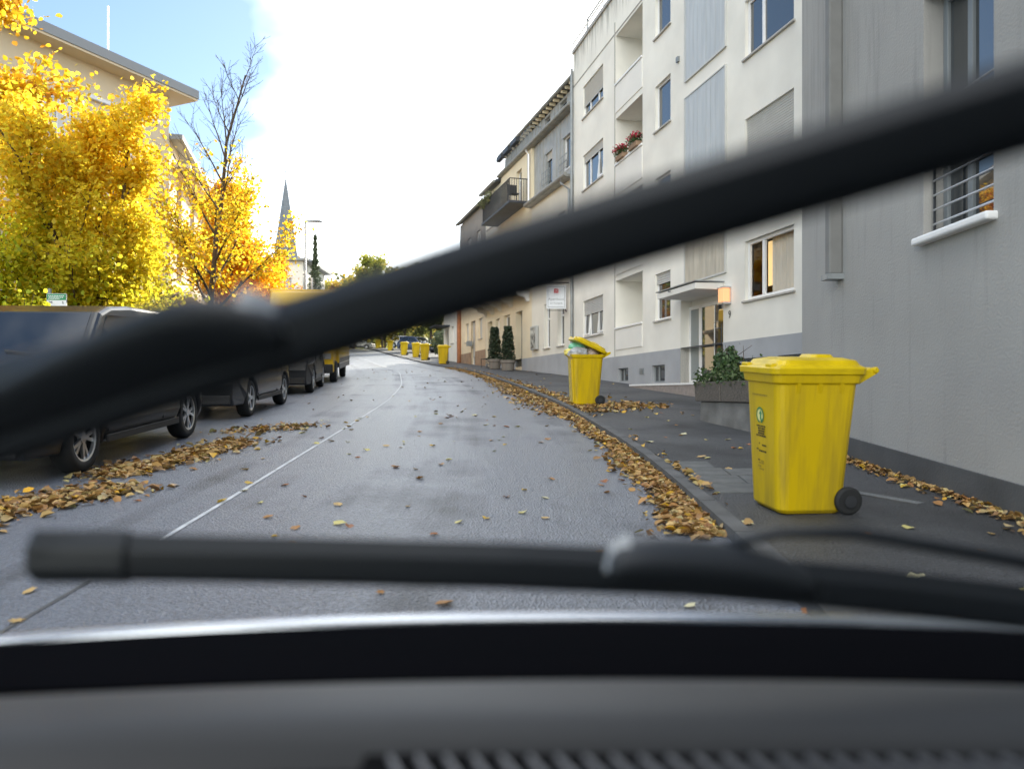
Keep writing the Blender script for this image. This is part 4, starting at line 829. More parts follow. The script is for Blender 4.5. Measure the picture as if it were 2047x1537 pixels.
# ------------------------------------------------------------------ vehicles
def wheel(parent, x, y, r, side, spokes=5, vee=True, wd=.2, rimmat=RIM):
    """tyre, dark barrel, spokes; side = +1 when the outer face looks to +x"""
    t = MB().lathe([(r * .66, -wd / 2), (r * .93, -wd / 2), (r, -wd * .32), (r, wd * .32), (r * .93, wd / 2), (r * .68, wd / 2), (r * .64, wd * .3), (r * .64, -wd * .3)], axis='x', n=32)
    t.f = [f for f in t.f if len(f) == 4]; t.f += [((7 * 32) + k, (7 * 32) + (k + 1) % 32, (k + 1) % 32, k) for k in range(32)]
    to = t.build('wheel', RUBBER, parent, (x, y, r), smooth=True)
    MB().lathe([(.0, .02 * side), (r * .64, .02 * side), (r * .64, .0), (.0, .0)], axis='x', n=24).build('brake_shade', RIMD, to)
    lip = MB().lathe([(r * .62, wd * .46 * side), (r * .69, wd * .5 * side), (r * .69, wd * .42 * side), (r * .62, wd * .3 * side), (r * .62, wd * .46 * side)], axis='x', n=32); lip.f = [f for f in lip.f if len(f) == 4]; lip.build('rim_lip', rimmat, to)
    s = MB(); xo = wd * .4 * side
    for k in range(spokes):
        a = 2 * math.pi * k / spokes
        for da in ((-.2, .2) if vee else (0,)):
            p0 = Vector((xo, math.cos(a) * r * .1, math.sin(a) * r * .1)); p1 = Vector((xo * .95, math.cos(a + da) * r * .64, math.sin(a + da) * r * .64)); tn = Vector((0, -math.sin(a + da), math.cos(a + da))) * r * (.045 if vee else .085); ax = Vector((.03 * side, 0, 0))
            s.add([p0 - tn, p0 + tn, p1 + tn * 1.25, p1 - tn * 1.25, p0 - tn - ax, p0 + tn - ax, p1 + tn - ax, p1 - tn - ax], [(0,1,2,3),(4,5,6,7),(0,1,5,4),(1,2,6,5),(2,3,7,6),(3,0,4,7)])
    s.lathe([(.0, xo + .012 * side), (r * .15, xo + .008 * side), (r * .16, xo - .03 * side), (.0, xo - .03 * side)], axis='x', n=16); s.build('rim', rimmat, to)
    return to
def car(label, loc, rz, paint, L=4.5, H=1.66, W=1.84, wb=2.67, fo=.88, r=.34, belt=1.05, vee=True, group=None, simple=False, cowl=1.05, roofback=.55):
    """front towards -y in its own frame"""
    o = empty('parked_car', loc, (SL, 0, R(rz)), label, 'car', group); hw = W / 2
    ra = r + .055; y1, y2 = fo, fo + wb; side = [(.1, .24), (.02, .36), (.0, .62), (.06, .78), (.22, .9), (cowl, belt - .02), (cowl + .5, belt), (L - .22, belt + .03), (L - .06, belt - .12), (L, .62), (L - .06, .3), (L - .12, .26)]
    bot = []
    for yc in (y2, y1):
        bot.append((yc + ra, .24)); bot += [(yc + ra * math.cos(R(a)), max(.24, r + ra * math.sin(R(a)))) for a in range(0, 181, 15)]; bot.append((yc - ra, .24))
    poly = side + bot; 
    def xs_(y, z, f):          # plan taper at nose and tail, tuck under the sill, shoulder roll-in
        t = hw - .1 * max(0, (.5 - y) / .5) ** 2 - .08 * max(0, (y - L + .45) / .45) ** 2
        return f * (t - .05 * max(0, (.45 - z) / .25) - .06 * max(0, (z - .82) / .3))
    m = MB(); ring1 = [(xs_(y, z, -1), y, z) for y, z in poly]; ring2 = [(xs_(y, z, 1), y, z) for y, z in poly]; m.loft([ring1, ring2])
    bo = m.build('body', paint, o, bevel=.035, seg=3)
    gp = [(cowl - .03, belt - .04), (cowl + .72, H - .1), (cowl + 1.0, H - .025), (cowl + 1.5, H), (L - roofback - .35, H - .02), (L - roofback, H - .07), (L - .18, belt + .0)]
    wz = lambda z: hw - .09 - (z - belt) * .3
    m = MB(); ga = [(-wz(z), y, z) for y, z in gp]; gb_ = [(wz(z), y, z) for y, z in gp]
    m.loft([ga, gb_]); m.build('cabin', paint, o, bevel=.05, seg=3)
    def glz(y0, y1_, z0, z1_, name='side_window'):
        pass
    e = .004
    # windscreen and rear window lie a hair proud of the cabin skin
    def slope(a, b, f0, f1, inset, name):
        (ya, za), (yb, zb_) = a, b; d = Vector((0, yb - ya, zb_ - za)); nrm = Vector((0, -d.z, d.y)).normalized(); nrm = nrm if nrm.z > 0 else -nrm
        p0 = Vector((0, ya, za)) + d * f0 + nrm * e; p1 = Vector((0, ya, za)) + d * f1 + nrm * e; w0, w1 = wz(p0.z) - inset, wz(p1.z) - inset
        return raw(MB().quad((-w0, p0.y, p0.z), (w0, p0.y, p0.z), (w1, p1.y, p1.z), (-w1, p1.y, p1.z)), name, CARGLASS, o)
    ws = slope(gp[0], gp[1], .06, .97, .09, 'windscreen'); slope(gp[6], gp[5], .12, .92, .1, 'rear_window')
    zt, zb_ = H - .13, belt + .04
    def yfront(z): (ya, za), (yb, zb2) = gp[0], gp[1]; return ya + (yb - ya) * (z - za) / (zb2 - za)
    def yrear(z): (ya, za), (yb, zb2) = gp[6], gp[5]; return ya + (yb - ya) * (z - za) / (zb2 - za)
    mid = (yfront(zb_) + yrear(zb_)) / 2 + .12
    for s in (-1, 1):
        for a, b, c, d in ((yfront(zb_) + .2, mid - .04, yfront(zt) + .16, mid - .04), (mid + .04, yrear(zb_) - .3, mid + .04, yrear(zt) - .28)):
            raw(MB().quad((s * (wz(zb_) + e), a, zb_), (s * (wz(zb_) + e), b, zb_), (s * (wz(zt) + e), d, zt), (s * (wz(zt) + e), c, zt)), 'side_window', CARGLASS, o)
        MB().box(s * hw - .012, s * hw + .012, y1 + ra + .03, y2 - ra - .03, .25, .33).build('sill_trim', TRIM, o, bevel=.008)
        if not simple:
            for yy in (y1 + ra + .08, mid, y2 - ra + .06): MB().box(s * (hw - .02) - .008, s * (hw - .02) + .022, yy - .004, yy + .004, .36, belt - .06).build('door_gap', TRIM, o)
            for yy in (mid - .22, mid + .85): MB().box(s * (hw - .01) - .01, s * (hw - .01) + .035, yy, yy + .2, .86, .89).build('door_handle', paint, o, bevel=.008)
            mi = MB().loft([rrect(-.1, .1, -.06, .06, .03, 0), rrect(-.11, .11, -.08, .08, .04, .07), rrect(-.09, .09, -.06, .06, .03, .14)]); mi.build('door_mirror', paint, o, (s * (hw + .1), cowl + .42, belt + .02), bevel=.01)
            MB().box(s * (hw - .01) - .004, s * (hw - .01) + .012, y1 + ra + .15, y2 - ra - .1, .5, .515).build('side_crease', GREYTRIM, o)
    fl_ = MB().box(-hw + .14, hw - .14, -.02, .06, .28, .42).build('front_grille', TRIM, o, bevel=.01); MB().box(-.4, .4, -.012, .03, .6, .74).build('upper_grille', TRIM, o, bevel=.01)
    MB().box(-.26, .26, -.032, -.021, .44, .55).build('number_plate', FRAMEW, o)
    for s in (-1, 1):
        MB().add([(s * .48, .0, .62), (s * (hw - .1), .1, .66), (s * (hw - .1), .2, .82), (s * .5, .05, .76), (s * .48, .12, .62), (s * (hw - .1), .2, .66), (s * (hw - .1), .3, .82), (s * .5, .15, .76)], [(0,1,2,3),(4,5,6,7),(0,1,5,4),(1,2,6,5),(2,3,7,6),(3,0,4,7)]).build('headlight', LAMPG, o, bevel=.01)
        MB().box(s * (hw - .28) - .14, s * (hw - .28) + .14, L - .05, L + .004, .78, .9).build('tail_light', LAMPR, o, bevel=.01)
        for yc in (y1, y2): wheel(o, s * (hw - .115), yc, r, s, vee=vee)
    # screen wipers of this car
    if not simple:
        (ya, za), (yb, zb2) = gp[0], gp[1]; d = Vector((0, yb - ya, zb2 - za)).normalized(); nn = Vector((0, -d.z, d.y)); nn = nn if nn.z > 0 else -nn
        q = lambda x, t: Vector((x, ya, za)) + d * t + nn * .02
        for a, b in (((.62, .1), (.0, .2)), ((-.05, .1), (-.68, .2))): MB().tube([q(*a), q(*b)], .011, 5).build('wiper', TRIM, o)
    return o
PC = 'cars parked along the far kerb'
def atcar(x, y, dz=0): return (x, y, zr(y) + .004 + dz)
car('tall black car with wide windscreen nearest of the parked row', atcar(-5.15, 6.75), 3.0, BLACKP, L=4.55, H=1.74, W=1.86, wb=2.85, fo=.95, r=.345, belt=1.12, cowl=1.12, group=PC)
car('charcoal hatchback with bright five spoke wheels parked second', atcar(-5.45, 12.75), 4.5, GREYP, L=4.4, H=1.5, W=1.8, wb=2.72, fo=.9, r=.325, belt=.97, cowl=1.2, group=PC, vee=False)
car('matt dark car with bulky bumper parked in front of the delivery van', atcar(-6.0, 19.3), 8.5, mat('matt_dark_paint', (.02, .021, .024), .4), L=4.4, H=1.72, W=1.84, wb=2.66, fo=.9, r=.36, belt=1.1, cowl=1.15, group=PC)
car('silver car crossing at the top of the street behind the last bin', (-19.6, 109, zr(109) + .004), 82, SILVERP, L=4.1, H=1.46, W=1.75, wb=2.5, fo=.82, r=.31, belt=.93, cowl=1.1, simple=True)
car('white car parked among the shrubs beyond the far bins', (-10.3, 88, zr(88) + PAV + .004), 62, WHITEP, L=4.2, H=1.5, W=1.78, wb=2.55, fo=.85, r=.32, belt=.95, cowl=1.1, simple=True)
car('dark blue car parked behind the pair of yellow bins', (-7.4, 72, zr(72) + PAV + .004), 50, BLUEP, L=4.2, H=1.5, W=1.78, wb=2.55, fo=.85, r=.32, belt=.95, cowl=1.1, simple=True)
# delivery van: box body behind a rounded cab front
vn = empty('delivery_van', atcar(-6.85, 24.9), (SL, 0, R(8.5)), 'yellow box delivery van with red lettering above its windscreen', 'van')
def yz_loft(m, ring, x0, x1): return m.loft([[(x0, y, z) for y, z in ring], [(x1, y, z) for y, z in ring]])
MB().loft([rrect(-1.14, 1.14, 1.25, 6.9, .06, .62), rrect(-1.14, 1.14, 1.25, 6.9, .06, 3.1)]).build('box_body', VANY, vn, bevel=.05, seg=3)
cab = yz_loft(MB(), [(.12, .35), (.0, .55), (.0, 1.0), (.14, 1.3), (.55, 2.18), (.62, 2.22), (.72, 2.6), (1.0, 2.98), (1.25, 3.05), (1.25, .35), (1.1, .35), (1.02, .62), (.82, .76), (.6, .76), (.42, .62), (.34, .35)], -1.05, 1.05).build('cab', VANY, vn, bevel=.1, seg=4)
raw(MB().quad((-.92, .148, 1.33), (.92, .148, 1.33), (.86, .533, 2.16), (-.86, .533, 2.16)), 'windscreen', CARGLASS, vn)
fa = math.atan2(.28, .38)
text('van_lettering', 'DHL', .34, VANRED, vn, (.1, .655, 2.43), (R(90) - .26, 0, 0), shear=.3, ext=.003)
m = MB()
for k in range(3): m.box(-.95, -.45, .60 + .03 * k, .63 + .03 * k, 2.35 + k * .06, 2.37 + k * .06).box(.6, 1.0, .60 + .03 * k, .63 + .03 * k, 2.35 + k * .06, 2.37 + k * .06)
m.build('speed_stripes', VANRED, vn)
MB().box(-1.03, 1.03, -.07, .08, .32, .62).build('bumper', TRIM, vn, bevel=.04, seg=3); MB().box(-.26, .26, -.085, -.071, .42, .53).build('number_plate', FRAMEW, vn)
for s in (-1, 1):
    MB().box(s * .78 - .2, s * .78 + .2, -.02, .06, .78, .98).build('headlight', LAMPG, vn, bevel=.03)
    MB().box(s * 1.05 - .01, s * 1.05 + .012, .35, 1.15, 1.4, 2.1).build('cab_window', CARGLASS, vn, bevel=.005)
    MB().box(s * 1.14 - .008, s * 1.14 + .012, 1.4, 6.85, .64, .8).build('lower_band', GREYTRIM, vn); MB().box(s * 1.14 - .008, s * 1.14 + .014, 1.4, 6.85, .42, .6).build('side_guard', GREYTRIM, vn); MB().box(s * 1.14 - .006, s * 1.14 + .016, 1.4, 6.85, .6, .63).build('guard_strip', ALU, vn)
    mi = MB().box(s * 1.22 - .08, s * 1.22 + .08, .25, .35, 1.35, 1.75).build('mirror', TRIM, vn, bevel=.02)
    for yc in (.72, 4.9): wheel(vn, s * 1.0, yc, .36, s, vee=False, rimmat=GREYTRIM, wd=.22)
    MB().box(s * .8 - .15, s * .8 + .15, 6.88, 6.92, .8, 1.1).build('tail_light', LAMPR, vn)
MB().box(-.9, .9, 1.0, 6.8, .38, .62).build('chassis', TRIM, vn)
text('side_lettering', 'DHL', .9, VANRED, vn, (1.152, 4.0, 2.2), (R(90), 0, R(90)), shear=.3, ext=.003)

# ------------------------------------------------------------------ planters, pots, bench, flowers
pb = empty('planter_wall', (2.97, 12.15, zr(12.15)), (0, 0, R(-78.5)), 'low concrete wall below the planters by the entrance', 'wall')
MB().add([(0, 0, -.3), (1.7, 0, -.5), (1.7, 1.2, -.5), (0, 1.2, -.3), (0, 0, .38), (1.7, 0, .38), (1.7, 1.2, .38), (0, 1.2, .38)], [(0,3,2,1),(4,5,6,7),(0,1,5,4),(1,2,6,5),(2,3,7,6),(3,0,4,7)]).build('wall_block', CONC, pb, bevel=.02)
for k, (x, lb_) in enumerate([(-.1, 'pebbled concrete planter with trailing greenery next to the entrance'), (.78, 'pebbled concrete planter standing behind the front bin')]):
    t_ = empty('planter', Vector((2.97, 12.15, zr(12.15) + .384)) + Matrix.Rotation(R(-78.5), 3, 'Z') @ Vector((x, -.04, 0)), (0, 0, R(-78.5)), lb_, 'planter', 'concrete planters by the entrance')
    mm = MB().loft([rrect(0, .85, 0, .5, .02, 0, 2), rrect(-.01, .86, -.02, .52, .02, .3, 2), rrect(.06, .8, .06, .44, .02, .3, 2), rrect(.06, .8, .06, .44, .02, .25, 2)]); mm.build('trough', CONC2, t_, bevel=.008)
    n_l = 1100; Pp = np.stack([rng.uniform(0, .85, n_l), rng.uniform(-.04, .5, n_l), .27 + rng.gamma(1.6, .05, n_l) + .05 * np.sin(np.arange(n_l))], 1)
    leaf_obj('trailing_plant', Pp, rng.uniform(.03, .07, n_l), rng.normal(size=(n_l, 3)) + [0, 0, .8], palette(n_l, [(.05, .09, .03), (.09, .13, .05), (.13, .14, .09)], (3, 3, 1), .3), GREENLEAF, t_)
bp_ = empty('potted_bush', (3.3, 11.75, zr(12.15) + .384 + .25), label='leafy dark green bush growing in the planter by the door', cat='bush')
n_l = 1700; d = rng.normal(size=(n_l, 3)); d /= np.linalg.norm(d, axis=1, keepdims=True); Pp = d * (rng.random((n_l, 1)) ** .45) * np.array([.22, .22, .27]) * (1 + .25 * np.sin(d[:, :1] * 8)) + [0, 0, .27]
leaf_obj('foliage', Pp, rng.uniform(.05, .09, n_l), d + rng.normal(0, .6, (n_l, 3)), palette(n_l, [(.04, .08, .03), (.07, .12, .045), (.1, .15, .06)], (3, 3, 1), .3), GREENLEAF, bp_)
m = MB()
for k in range(9): m.tube([(0, 0, 0), (random.gauss(0, .1), random.gauss(0, .1), .3), (random.gauss(0, .16), random.gauss(0, .16), .6)], [.012, .008, .003], 4)
m.build('stem', BARKD, bp_)
for k, (u_, lb_) in enumerate([(6.15, 'clipped column shrub in grey pot nearer the display case'), (8.4, 'clipped column shrub in grey pot beside the iron bench')]):
    x = AP[0] + AD[0] * u_ - .959 * .75; y = AP[1] + AD[1] * u_ - .282 * .75; g0 = zr(y) + PAV + .004
    o = empty('potted_shrub', (x, y, g0), label=lb_, cat='potted plant', group='pair of potted shrubs at the hotel door')
    MB().lathe([(.0, .0), (.25, .0), (.3, .32), (.34, .34), (.35, .46), (.31, .46), (.3, .4), (.0, .4)], n=20).build('pot', POT, o, smooth=False)
    n_l = 2600; hh = rng.random(n_l) * 1.55; rd = .3 * np.sqrt(rng.random(n_l)) * (1.15 - .6 * (hh / 1.55) ** 1.5) * (1 + .07 * np.sin(hh * 13 + 2 * k)); th = rng.random(n_l) * 6.283
    leaf_obj('foliage', np.stack([rd * np.cos(th), rd * np.sin(th), .42 + hh], 1), rng.uniform(.05, .1, n_l), rng.normal(size=(n_l, 3)), palette(n_l, [(.025, .045, .025), (.045, .065, .035)], (1, 1), .3), GREENLEAF, o)
    MB().tube([(0, 0, .3), (0, 0, 1.7)], [.03, .01], 6).build('stem', BARKD, o)
x = AP[0] + AD[0] * 10.0 - .959 * .7; y = AP[1] + AD[1] * 10.0 - .282 * .7
bn = empty('iron_bench', (x, y, zr(y) + PAV + .004), (0, 0, math.atan2(AD[1], AD[0])), 'small dark iron bench against the hotel front', 'bench')
for k in range(4): MB().box(-.55, .55, -.18 + k * .1, -.1 + k * .1, .43, .455).build('slat', IRON, bn)
for a in (-.5, .5):
    for b in (-.14, .18): MB().tube([(a, b, 0), (a, b, .43)], .018, 6).build('leg', IRON, bn)
for k, (u_, lb_) in enumerate([(8.25, 'red geranium box on the loggia rail nearer the small windows'), (9.35, 'red geranium box on the loggia rail nearer the shuttered windows')]):
    P3 = Vector((WP[0], WP[1], 0)) + Vector((WD[0], WD[1], 0)) * u_ + Vector((-.9745, -.2245, 0)) * .03
    o = empty('flower_box', (P3.x, P3.y, 8.5), (0, 0, math.atan2(WD[1], WD[0])), lb_, 'flower box', 'geranium boxes on the loggia rail')
    MB().box(-.3, .3, -.09, .09, 0, .14).build('trough', BROWNP, o, bevel=.01)
    n_l = 420; leaf_obj('foliage', np.stack([rng.uniform(-.34, .34, n_l), rng.normal(0, .09, n_l), .14 + rng.random(n_l) * .22], 1), rng.uniform(.04, .07, n_l), rng.normal(size=(n_l, 3)) + [0, 0, .6], palette(n_l, [(.06, .12, .04)], (1,), .3), GREENLEAF, o)
    n_l = 260; leaf_obj('blossom', np.stack([rng.uniform(-.3, .3, n_l), rng.normal(.02, .09, n_l), .26 + rng.random(n_l) * .16], 1), rng.uniform(.04, .06, n_l), rng.normal(size=(n_l, 3)), palette(n_l, [(.6, .01, .06), (.7, .03, .12)], (1, 1), .2), LEAF, o)
for k, (u_, v_, z_, lb_) in enumerate([(9.2, .7, 10.75, 'ivy tumbling over the far end of the black balcony railing'), (10.2, .7, 10.7, 'leafy planting climbing past the balcony end')]):
    P3 = Vector((AP[0], AP[1], 0)) + Vector((AD[0], AD[1], 0)) * u_ + Vector((-.959, -.282, 0)) * v_
    shrub_ball('balcony_plant', lb_, (P3.x, P3.y, z_ - .35), .45, .35, 900, .07, [(.12, .14, .06), (.2, .2, .1)], (1, 1), cat='plant', group='plants along the black balcony')
P3 = Vector((AP[0], AP[1], 0)) + Vector((AD[0], AD[1], 0)) * 6.3 + Vector((-.959, -.282, 0)) * .45
bc = empty('balcony_chair', (P3.x, P3.y, 9.785), (0, 0, R(20)), 'dark folding chair standing on the black balcony', 'chair')
MB().box(-.22, .22, -.2, .2, .42, .45).build('seat', IRON, bc); MB().box(-.22, .22, .18, .21, .5, .9).build('backrest', IRON, bc)
for a in (-.2, .2):
    for b in (-.18, .19): MB().tube([(a, b, 0), (a, b, .43)], .014, 5).build('leg', IRON, bc)

# ------------------------------------------------------------------ fallen leaves
LC = [(.36, .21, .07), (.42, .27, .1), (.28, .15, .05), (.5, .37, .17), (.56, .33, .03), (.17, .1, .05), (.42, .35, .16)]
LWt = (4, 4, 3, 2, .7, 1.5, 1)
def gz(x, y): return zr(y) + (PAV if (x > K(y) + .12 or x < LK(y) - .12) else 0) + .003
def litter(name, label, XY, h, size, tilt=.3):
    N = len(XY); XY = XY + rng.laplace(0, .035, XY.shape); Z = np.array([gz(x, y) for x, y in XY]) + h * rng.random(N) ** 1.5 + .006
    nr = rng.normal(0, tilt, (N, 3)) + [0, 0, 1.0]
    o = leaf_obj(name, np.column_stack([XY, Z]), size * rng.uniform(.35, 1.35, N), nr, palette(N, LC, LWt, .25), LITTER, curl=.22); return tag(o, label, 'leaf litter', kind='stuff')
def drift(n, y0, y1, xf, wf, pw=1.0):
    y = y0 + (y1 - y0) * rng.random(n) ** pw; return np.column_stack([[xf(v) for v in y] + rng.normal(0, 1, n) * np.array([wf(v) for v in y]), y])
wfR = lambda y: float(np.interp(y, [5, 6.5, 8, 10, 11.5, 13, 14.5, 17, 22, 28, 45], [.08, .1, .1, .07, .045, .08, .2, .34, .26, .14, .08]))
litter('leaf_litter', 'long drift of brown leaves filling the gutter along the kerb', drift(11000, 5.2, 40, lambda y: K(y) - .12 + .05 * math.sin(y * 2.1), wfR, 1.35), .02, .08)
c2 = drift(900, 13.6, 17.2, lambda y: K(y) + .45 + .3 * math.sin(y * 3), lambda y: .3); litter('leaf_litter', 'loose brown leaves lying round the foot of the open bin', c2, .02, .085)
c3 = np.column_stack([rng.normal(2.35, .32, 420), rng.normal(15.0, .45, 420)]); litter('leaf_litter', 'patch of brown leaves behind the wheels of the open bin', c3, .02, .085)
def blob(n, pts, sx, sy):
    k = rng.integers(0, len(pts), n); p = np.array(pts)[k]; return p + rng.normal(0, 1, (n, 2)) * [sx, sy]
litter('leaf_litter', 'heap of brown leaves beside the rear wheel of the tall black car', blob(1500, [(-3.85, 8.0), (-3.75, 8.6), (-3.65, 9.2), (-3.6, 9.9), (-3.95, 7.8)], .17, .24), .018, .095)
litter('leaf_litter', 'heap of brown leaves beside the front wheel of the tall black car', blob(1100, [(-3.5, 6.7), (-3.75, 6.4), (-3.95, 6.0), (-4.1, 5.6), (-4.0, 5.2)], .18, .2), .018, .095)
litter('leaf_litter', 'thin leaf patch between the two black cars', blob(260, [(-4.0, 11.3), (-3.6, 11.6), (-3.4, 12.0)], .22, .25), .02, .09)
litter('leaf_litter', 'band of yellowish leaves blown against the foot of the grey wall', np.column_stack([3.6 - np.abs(rng.normal(.04, .09, 700)), 4.6 + 3.9 * rng.random(700)]), .015, .07)
litter('leaf_litter', 'thin scatter of leaves far up the road and pavement', np.column_stack([rng.uniform(-7, 3, 900), rng.uniform(13, 40, 900)])[:220], .004, .08, .2)
# single leaves near the camera
LM = []
for k, c in enumerate([(.5, .34, .14), (.36, .19, .07), (.56, .5, .2), (.62, .42, .08), (.3, .13, .06), (.58, .54, .34)]):
    for v in range(2):
        pts = []; nl = 7 if v else 5; st = rng.uniform(.8, 1.2)
        for i in range(nl * 2):
            a = math.pi * 2 * i / (nl * 2); r_ = (.5 if i % 2 == 0 else (.27 if v else .4)) * (1.1 if abs(a - math.pi) > .6 else .8); pts.append((r_ * math.cos(a) * 1.15, r_ * math.sin(a) * .9, .1 * abs(math.sin(a)) * st + .04 * math.cos(2 * a + k) + .05))
        me = MB().add([(0, 0, .0)] + pts, [(0, i + 1, (i + 1) % (nl * 2) + 1) for i in range(nl * 2)]).mesh('leaf_blade')
        at = me.color_attributes.new('col', 'FLOAT_COLOR', 'POINT'); at.data.foreach_set('color', np.tile(np.array([*c, 1], dtype=np.float32), (len(me.vertices), 1)).ravel()); me.materials.append(LITTER); LM.append(me)
NAMES = ['tan', 'brown', 'pale yellow', 'golden', 'dark reddish brown', 'bleached']
rs = random.Random(3); cnt = 0; tries = 0
while cnt < 190 and tries < 5000:
    tries += 1; y = 2.9 + 11.5 * rs.random() ** 1.5; x = rs.uniform(-3.9, 3.5)
    if abs(x / y) > .68: continue
    onpav = x > K(y) + .1
    if onpav and (abs(x - 2.2) < .45 and abs(y - 5.7) < .5): continue
    k = rs.randrange(len(LM)); s_ = rs.uniform(.05, .105)
    o = link('fallen_leaf', LM[k], None, None, (x, y, gz(x, y) + .001), (rs.gauss(SL, .12), rs.gauss(0, .15), rs.uniform(0, 6.28))); o.scale = (s_, s_, s_)
    zone = ('pavement before the front bin' if y < 5.4 else 'pavement beside the front bin' if y < 7.2 else 'pavement between the bins') if onpav else ('road close to the gutter drift' if x > K(y) - .6 else 'road just behind the lower wiper' if y < 4.6 else 'middle of the road' if x > LW(y) + .4 else 'asphalt by the thin white line' if x > LW(y) - .4 else 'asphalt near the parked cars')
    tag(o, 'single %s leaf on the %s' % (NAMES[k // 2], zone), 'leaf', 'single leaves scattered over road and pavement'); cnt += 1

# ------------------------------------------------------------------ the car one looks out of
own = empty('car', (0, 0, 0), label='dark car looked out of, its dashboard, bonnet edge and two wipers in front', cat='car')
def sheet(prof, x0, x1, crown, n=28, xc=.15):
    m = MB()
    for y, z in prof:
        for k in range(n + 1):
            x = x0 + (x1 - x0) * k / n; m.v.append((x, y - .03 * ((x - xc) / .9) ** 2, z - crown * ((x - xc) / .9) ** 2))
    for i in range(len(prof) - 1):
        for k in range(n): q = i * (n + 1) + k; m.f.append((q, q + 1, q + n + 2, q + n + 1))
    return m
sheet([(1.147, .955), (1.148, .967), (1.153, .97), (1.17, .968), (1.2, .96), (1.28, .93), (1.45, .86), (1.7, .74), (1.95, .56), (2.0, .4)], -1.0, .95, .024).build('bonnet', mat('bonnet_paint', (.42, .45, .5), .2, metal=.9, coat=1.0), own, smooth=True)
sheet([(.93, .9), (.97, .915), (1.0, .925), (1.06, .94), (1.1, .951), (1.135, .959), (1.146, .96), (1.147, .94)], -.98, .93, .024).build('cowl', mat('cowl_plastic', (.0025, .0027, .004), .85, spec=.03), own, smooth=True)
sheet([(.95, .90), (.94, .93), (.93, .95), (.915, .962)], -1.0, 1.0, .012).build('dashboard_rear_shade', DASHB, own, smooth=True)  # shade at the far end of the dash, painted in as a black strip
sheet([(.915, .96), (.88, .972), (.84, .98), (.8, .983), (.77, .981), (.752, .975), (.74, .964), (.73, .945)], -1.0, 1.0, .018).build('dashboard', DASH, own, smooth=True)
sheet([(.735, .945), (.55, .93), (.45, .88), (.42, .7), (.42, .5)], -1.0, 1.0, .018).build('dashboard_front', DASHB, own, smooth=True)
gr_ = MB().box(-.14, .62, .62, .735, .93, .956).build('defroster_grille', DASHB, own)
for k in range(27): MB().add([(-.1 + k * .026, .68, .957), (-.096 + k * .026, .68, .957), (-.112 + k * .026, .718, .957), (-.116 + k * .026, .718, .957), (-.1 + k * .026, .68, .963), (-.096 + k * .026, .68, .963), (-.112 + k * .026, .718, .963), (-.116 + k * .026, .718, .963)], [(0,3,2,1),(4,5,6,7),(0,1,5,4),(1,2,6,5),(2,3,7,6),(3,0,4,7)]).build('grille_slat', mat('slat_grey', (.2, .2, .21), .5) if k == 0 else MATS['slat_grey'], gr_)
# windscreen plane: origin where the lower blade rests, s across, t up the glass, n outwards
WQ = Vector((0, .8, 1.11)); E2 = Vector((0, -.747, .665)); EN = Vector((0, .665, .747))
def wp(s, t, n=0.0): return WQ + Vector((s, 0, 0)) + E2 * t + EN * n
CLEAR = bpy.data.materials.new('windscreen_glass'); CLEAR.use_nodes = True; q_ = CLEAR.node_tree; q_.nodes.clear(); qo = q_.nodes.new('ShaderNodeOutputMaterial'); qt = q_.nodes.new('ShaderNodeBsdfTransparent'); qt.inputs[0].default_value = (.95, .965, .96, 1); q_.links.new(qt.outputs[0], qo.inputs[0])
gw = MB(); gn = 12
for j in range(2):
    for k in range(gn + 1):
        s = -.8 + 1.6 * k / gn; gw.v.append(tuple(wp(s * (1 - .12 * j), -.2 + .92 * j, -.004)))
gw.f = [(k, k + 1, gn + 2 + k, gn + 1 + k) for k in range(gn)]
raw(gw, 'windscreen', CLEAR, own)
for s in (-1, 1): MB().tube([wp(s * .83, -.25), wp(s * .72, .75), wp(s * .7, .75) + Vector((0, -.9, .05))], .04, 8).build('roof_pillar', DASHB, own)
MB().box(-.75, .75, -1.6, .27, 1.575, 1.61).build('roof', DASHB, own, bevel=.02)
for s in (-1, 1): MB().box(s * .86 - .03, s * .86 + .03, -1.6, .95, .3, 1.0).build('door', DASHB, own)
MB().box(-.85, .85, -1.65, -1.6, .3, 1.6).build('rear_bulkhead', DASHB, own)
def blade(pts, w_, h_, name='wiper'):
    """flat wiper blade: spoiler on the upper edge sloping to a thin rubber lip"""
    pts = [np.array(p) for p in pts]; rings = []
    for i, p in enumerate(pts):
        d = pts[min(i + 1, len(pts) - 1)] - pts[max(i - 1, 0)]; d = d / np.linalg.norm(d); nrm = np.array((-d[1], d[0])); 
        if nrm[1] < 0: nrm = -nrm
        sec = [(-.5, .12), (-.32, .5), (.1, .72), (.42, 1.0), (.5, .96), (.42, .45), (.12, .16), (-.1, .0)]
        rings.append([tuple(wp(p[0] + nrm[0] * a * w_, p[1] + nrm[1] * a * w_, b * h_)) for a, b in sec])
    return MB().loft(rings)
up_ = blade([(-.62, .138), (-.419, .221), (-.2, .314), (0, .396), (.274, .502), (.33, .524)], .046, .034).build('wiper', WIPER, own, smooth=False, bevel=.003)
def hump(rows, parent):
    return MB().loft([[tuple(wp(s, t + a * w_, c * hh_)) for a, c in ((-1, .0), (-1, .55), (-.6, .95), (-.1, 1.05), (.5, .95), (.95, .6), (1, .0))] for s, t, w_, hh_ in rows]).build('connector', WIPER, parent, smooth=True, sub=2)
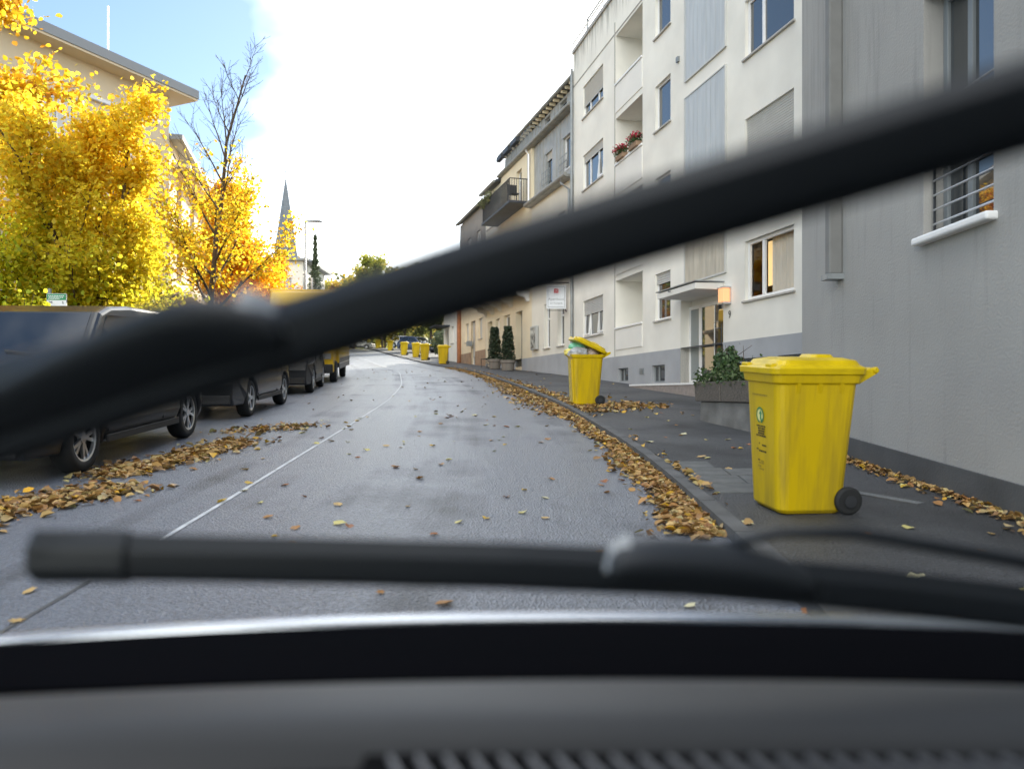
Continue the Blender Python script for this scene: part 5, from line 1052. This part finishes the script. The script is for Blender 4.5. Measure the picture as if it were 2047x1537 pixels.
hump(((-.5, .21, .014, .006), (-.42, .25, .026, .02), (-.34, .285, .034, .034), (-.28, .312, .036, .044), (-.235, .33, .036, .046), (-.2, .332, .03, .042), (-.17, .335, .018, .034), (-.16, .336, .008, .02)), up_)
HIGHLIGHT = mat('highlight_grey', (.4, .42, .44), .2)  # pale grey that stands for the sky highlight on the wiper connectors
MB().loft([[tuple(wp(s, t + a * w_, c * hh_)) for a, c in ((-1, .3), (-.3, 1.0), (.6, 1.0), (1, .3))] for s, t, w_, hh_ in ((-.198, .356, .002, .042), (-.187, .352, .004, .041), (-.172, .346, .004, .036), (-.158, .338, .003, .027))]).build('clip', HIGHLIGHT, up_, bevel=.003)  # highlight at the upper connector's tip, added as a pale wedge
MB().tube([wp(-.22, .322, .034), wp(-.3, .3, .034), wp(-.42, .255, .036), (wp(-.62, .165, .036))], [.014, .02, .024, .026], 8).build('arm', WIPER, up_, smooth=True)
lo_ = blade([(-.499, .006), (-.4, 0), (-.2, -.008), (0, -.018), (.2, -.036), (.4, -.071), (.62, -.12)], .042, .04).build('wiper', WIPER, own, smooth=False, bevel=.003)
hump(((.1, -.016, .012, .03), (.112, -.016, .02, .044), (.14, -.018, .024, .054), (.18, -.022, .026, .057), (.25, -.032, .027, .056), (.31, -.046, .022, .044), (.34, -.054, .014, .036)), lo_)
MB().tube([wp(.22, -.03, .05), wp(.29, -.0, .052), wp(.37, .0, .052), wp(.58, -.06, .052), wp(.7, -.11, .05)], [.006, .006, .007, .009, .01], 8).build('arm', WIPER, lo_, smooth=True)
MB().loft([[tuple(wp(s, .002 + a * .0215, c)) for a, c in ((-1, .0), (-1, .014), (-.3, .03), (.6, .041), (1, .044), (1, .02), (.2, .0))] for s in (-.506, -.4)]).build('end_cap', WIPER, lo_, bevel=.005)
MB().loft([[tuple(wp(s, t + a * w_, c * hh_)) for a, c in ((-1, .3), (-.3, 1.0), (.6, 1.0), (1, .3))] for s, t, w_, hh_ in ((.098, -.012, .003, .032), (.107, -.009, .006, .042), (.118, -.006, .005, .049), (.128, -.002, .003, .053))]).build('clip', HIGHLIGHT, lo_, bevel=.003)  # pale wedge painting the highlight on the lower connector's sloping end
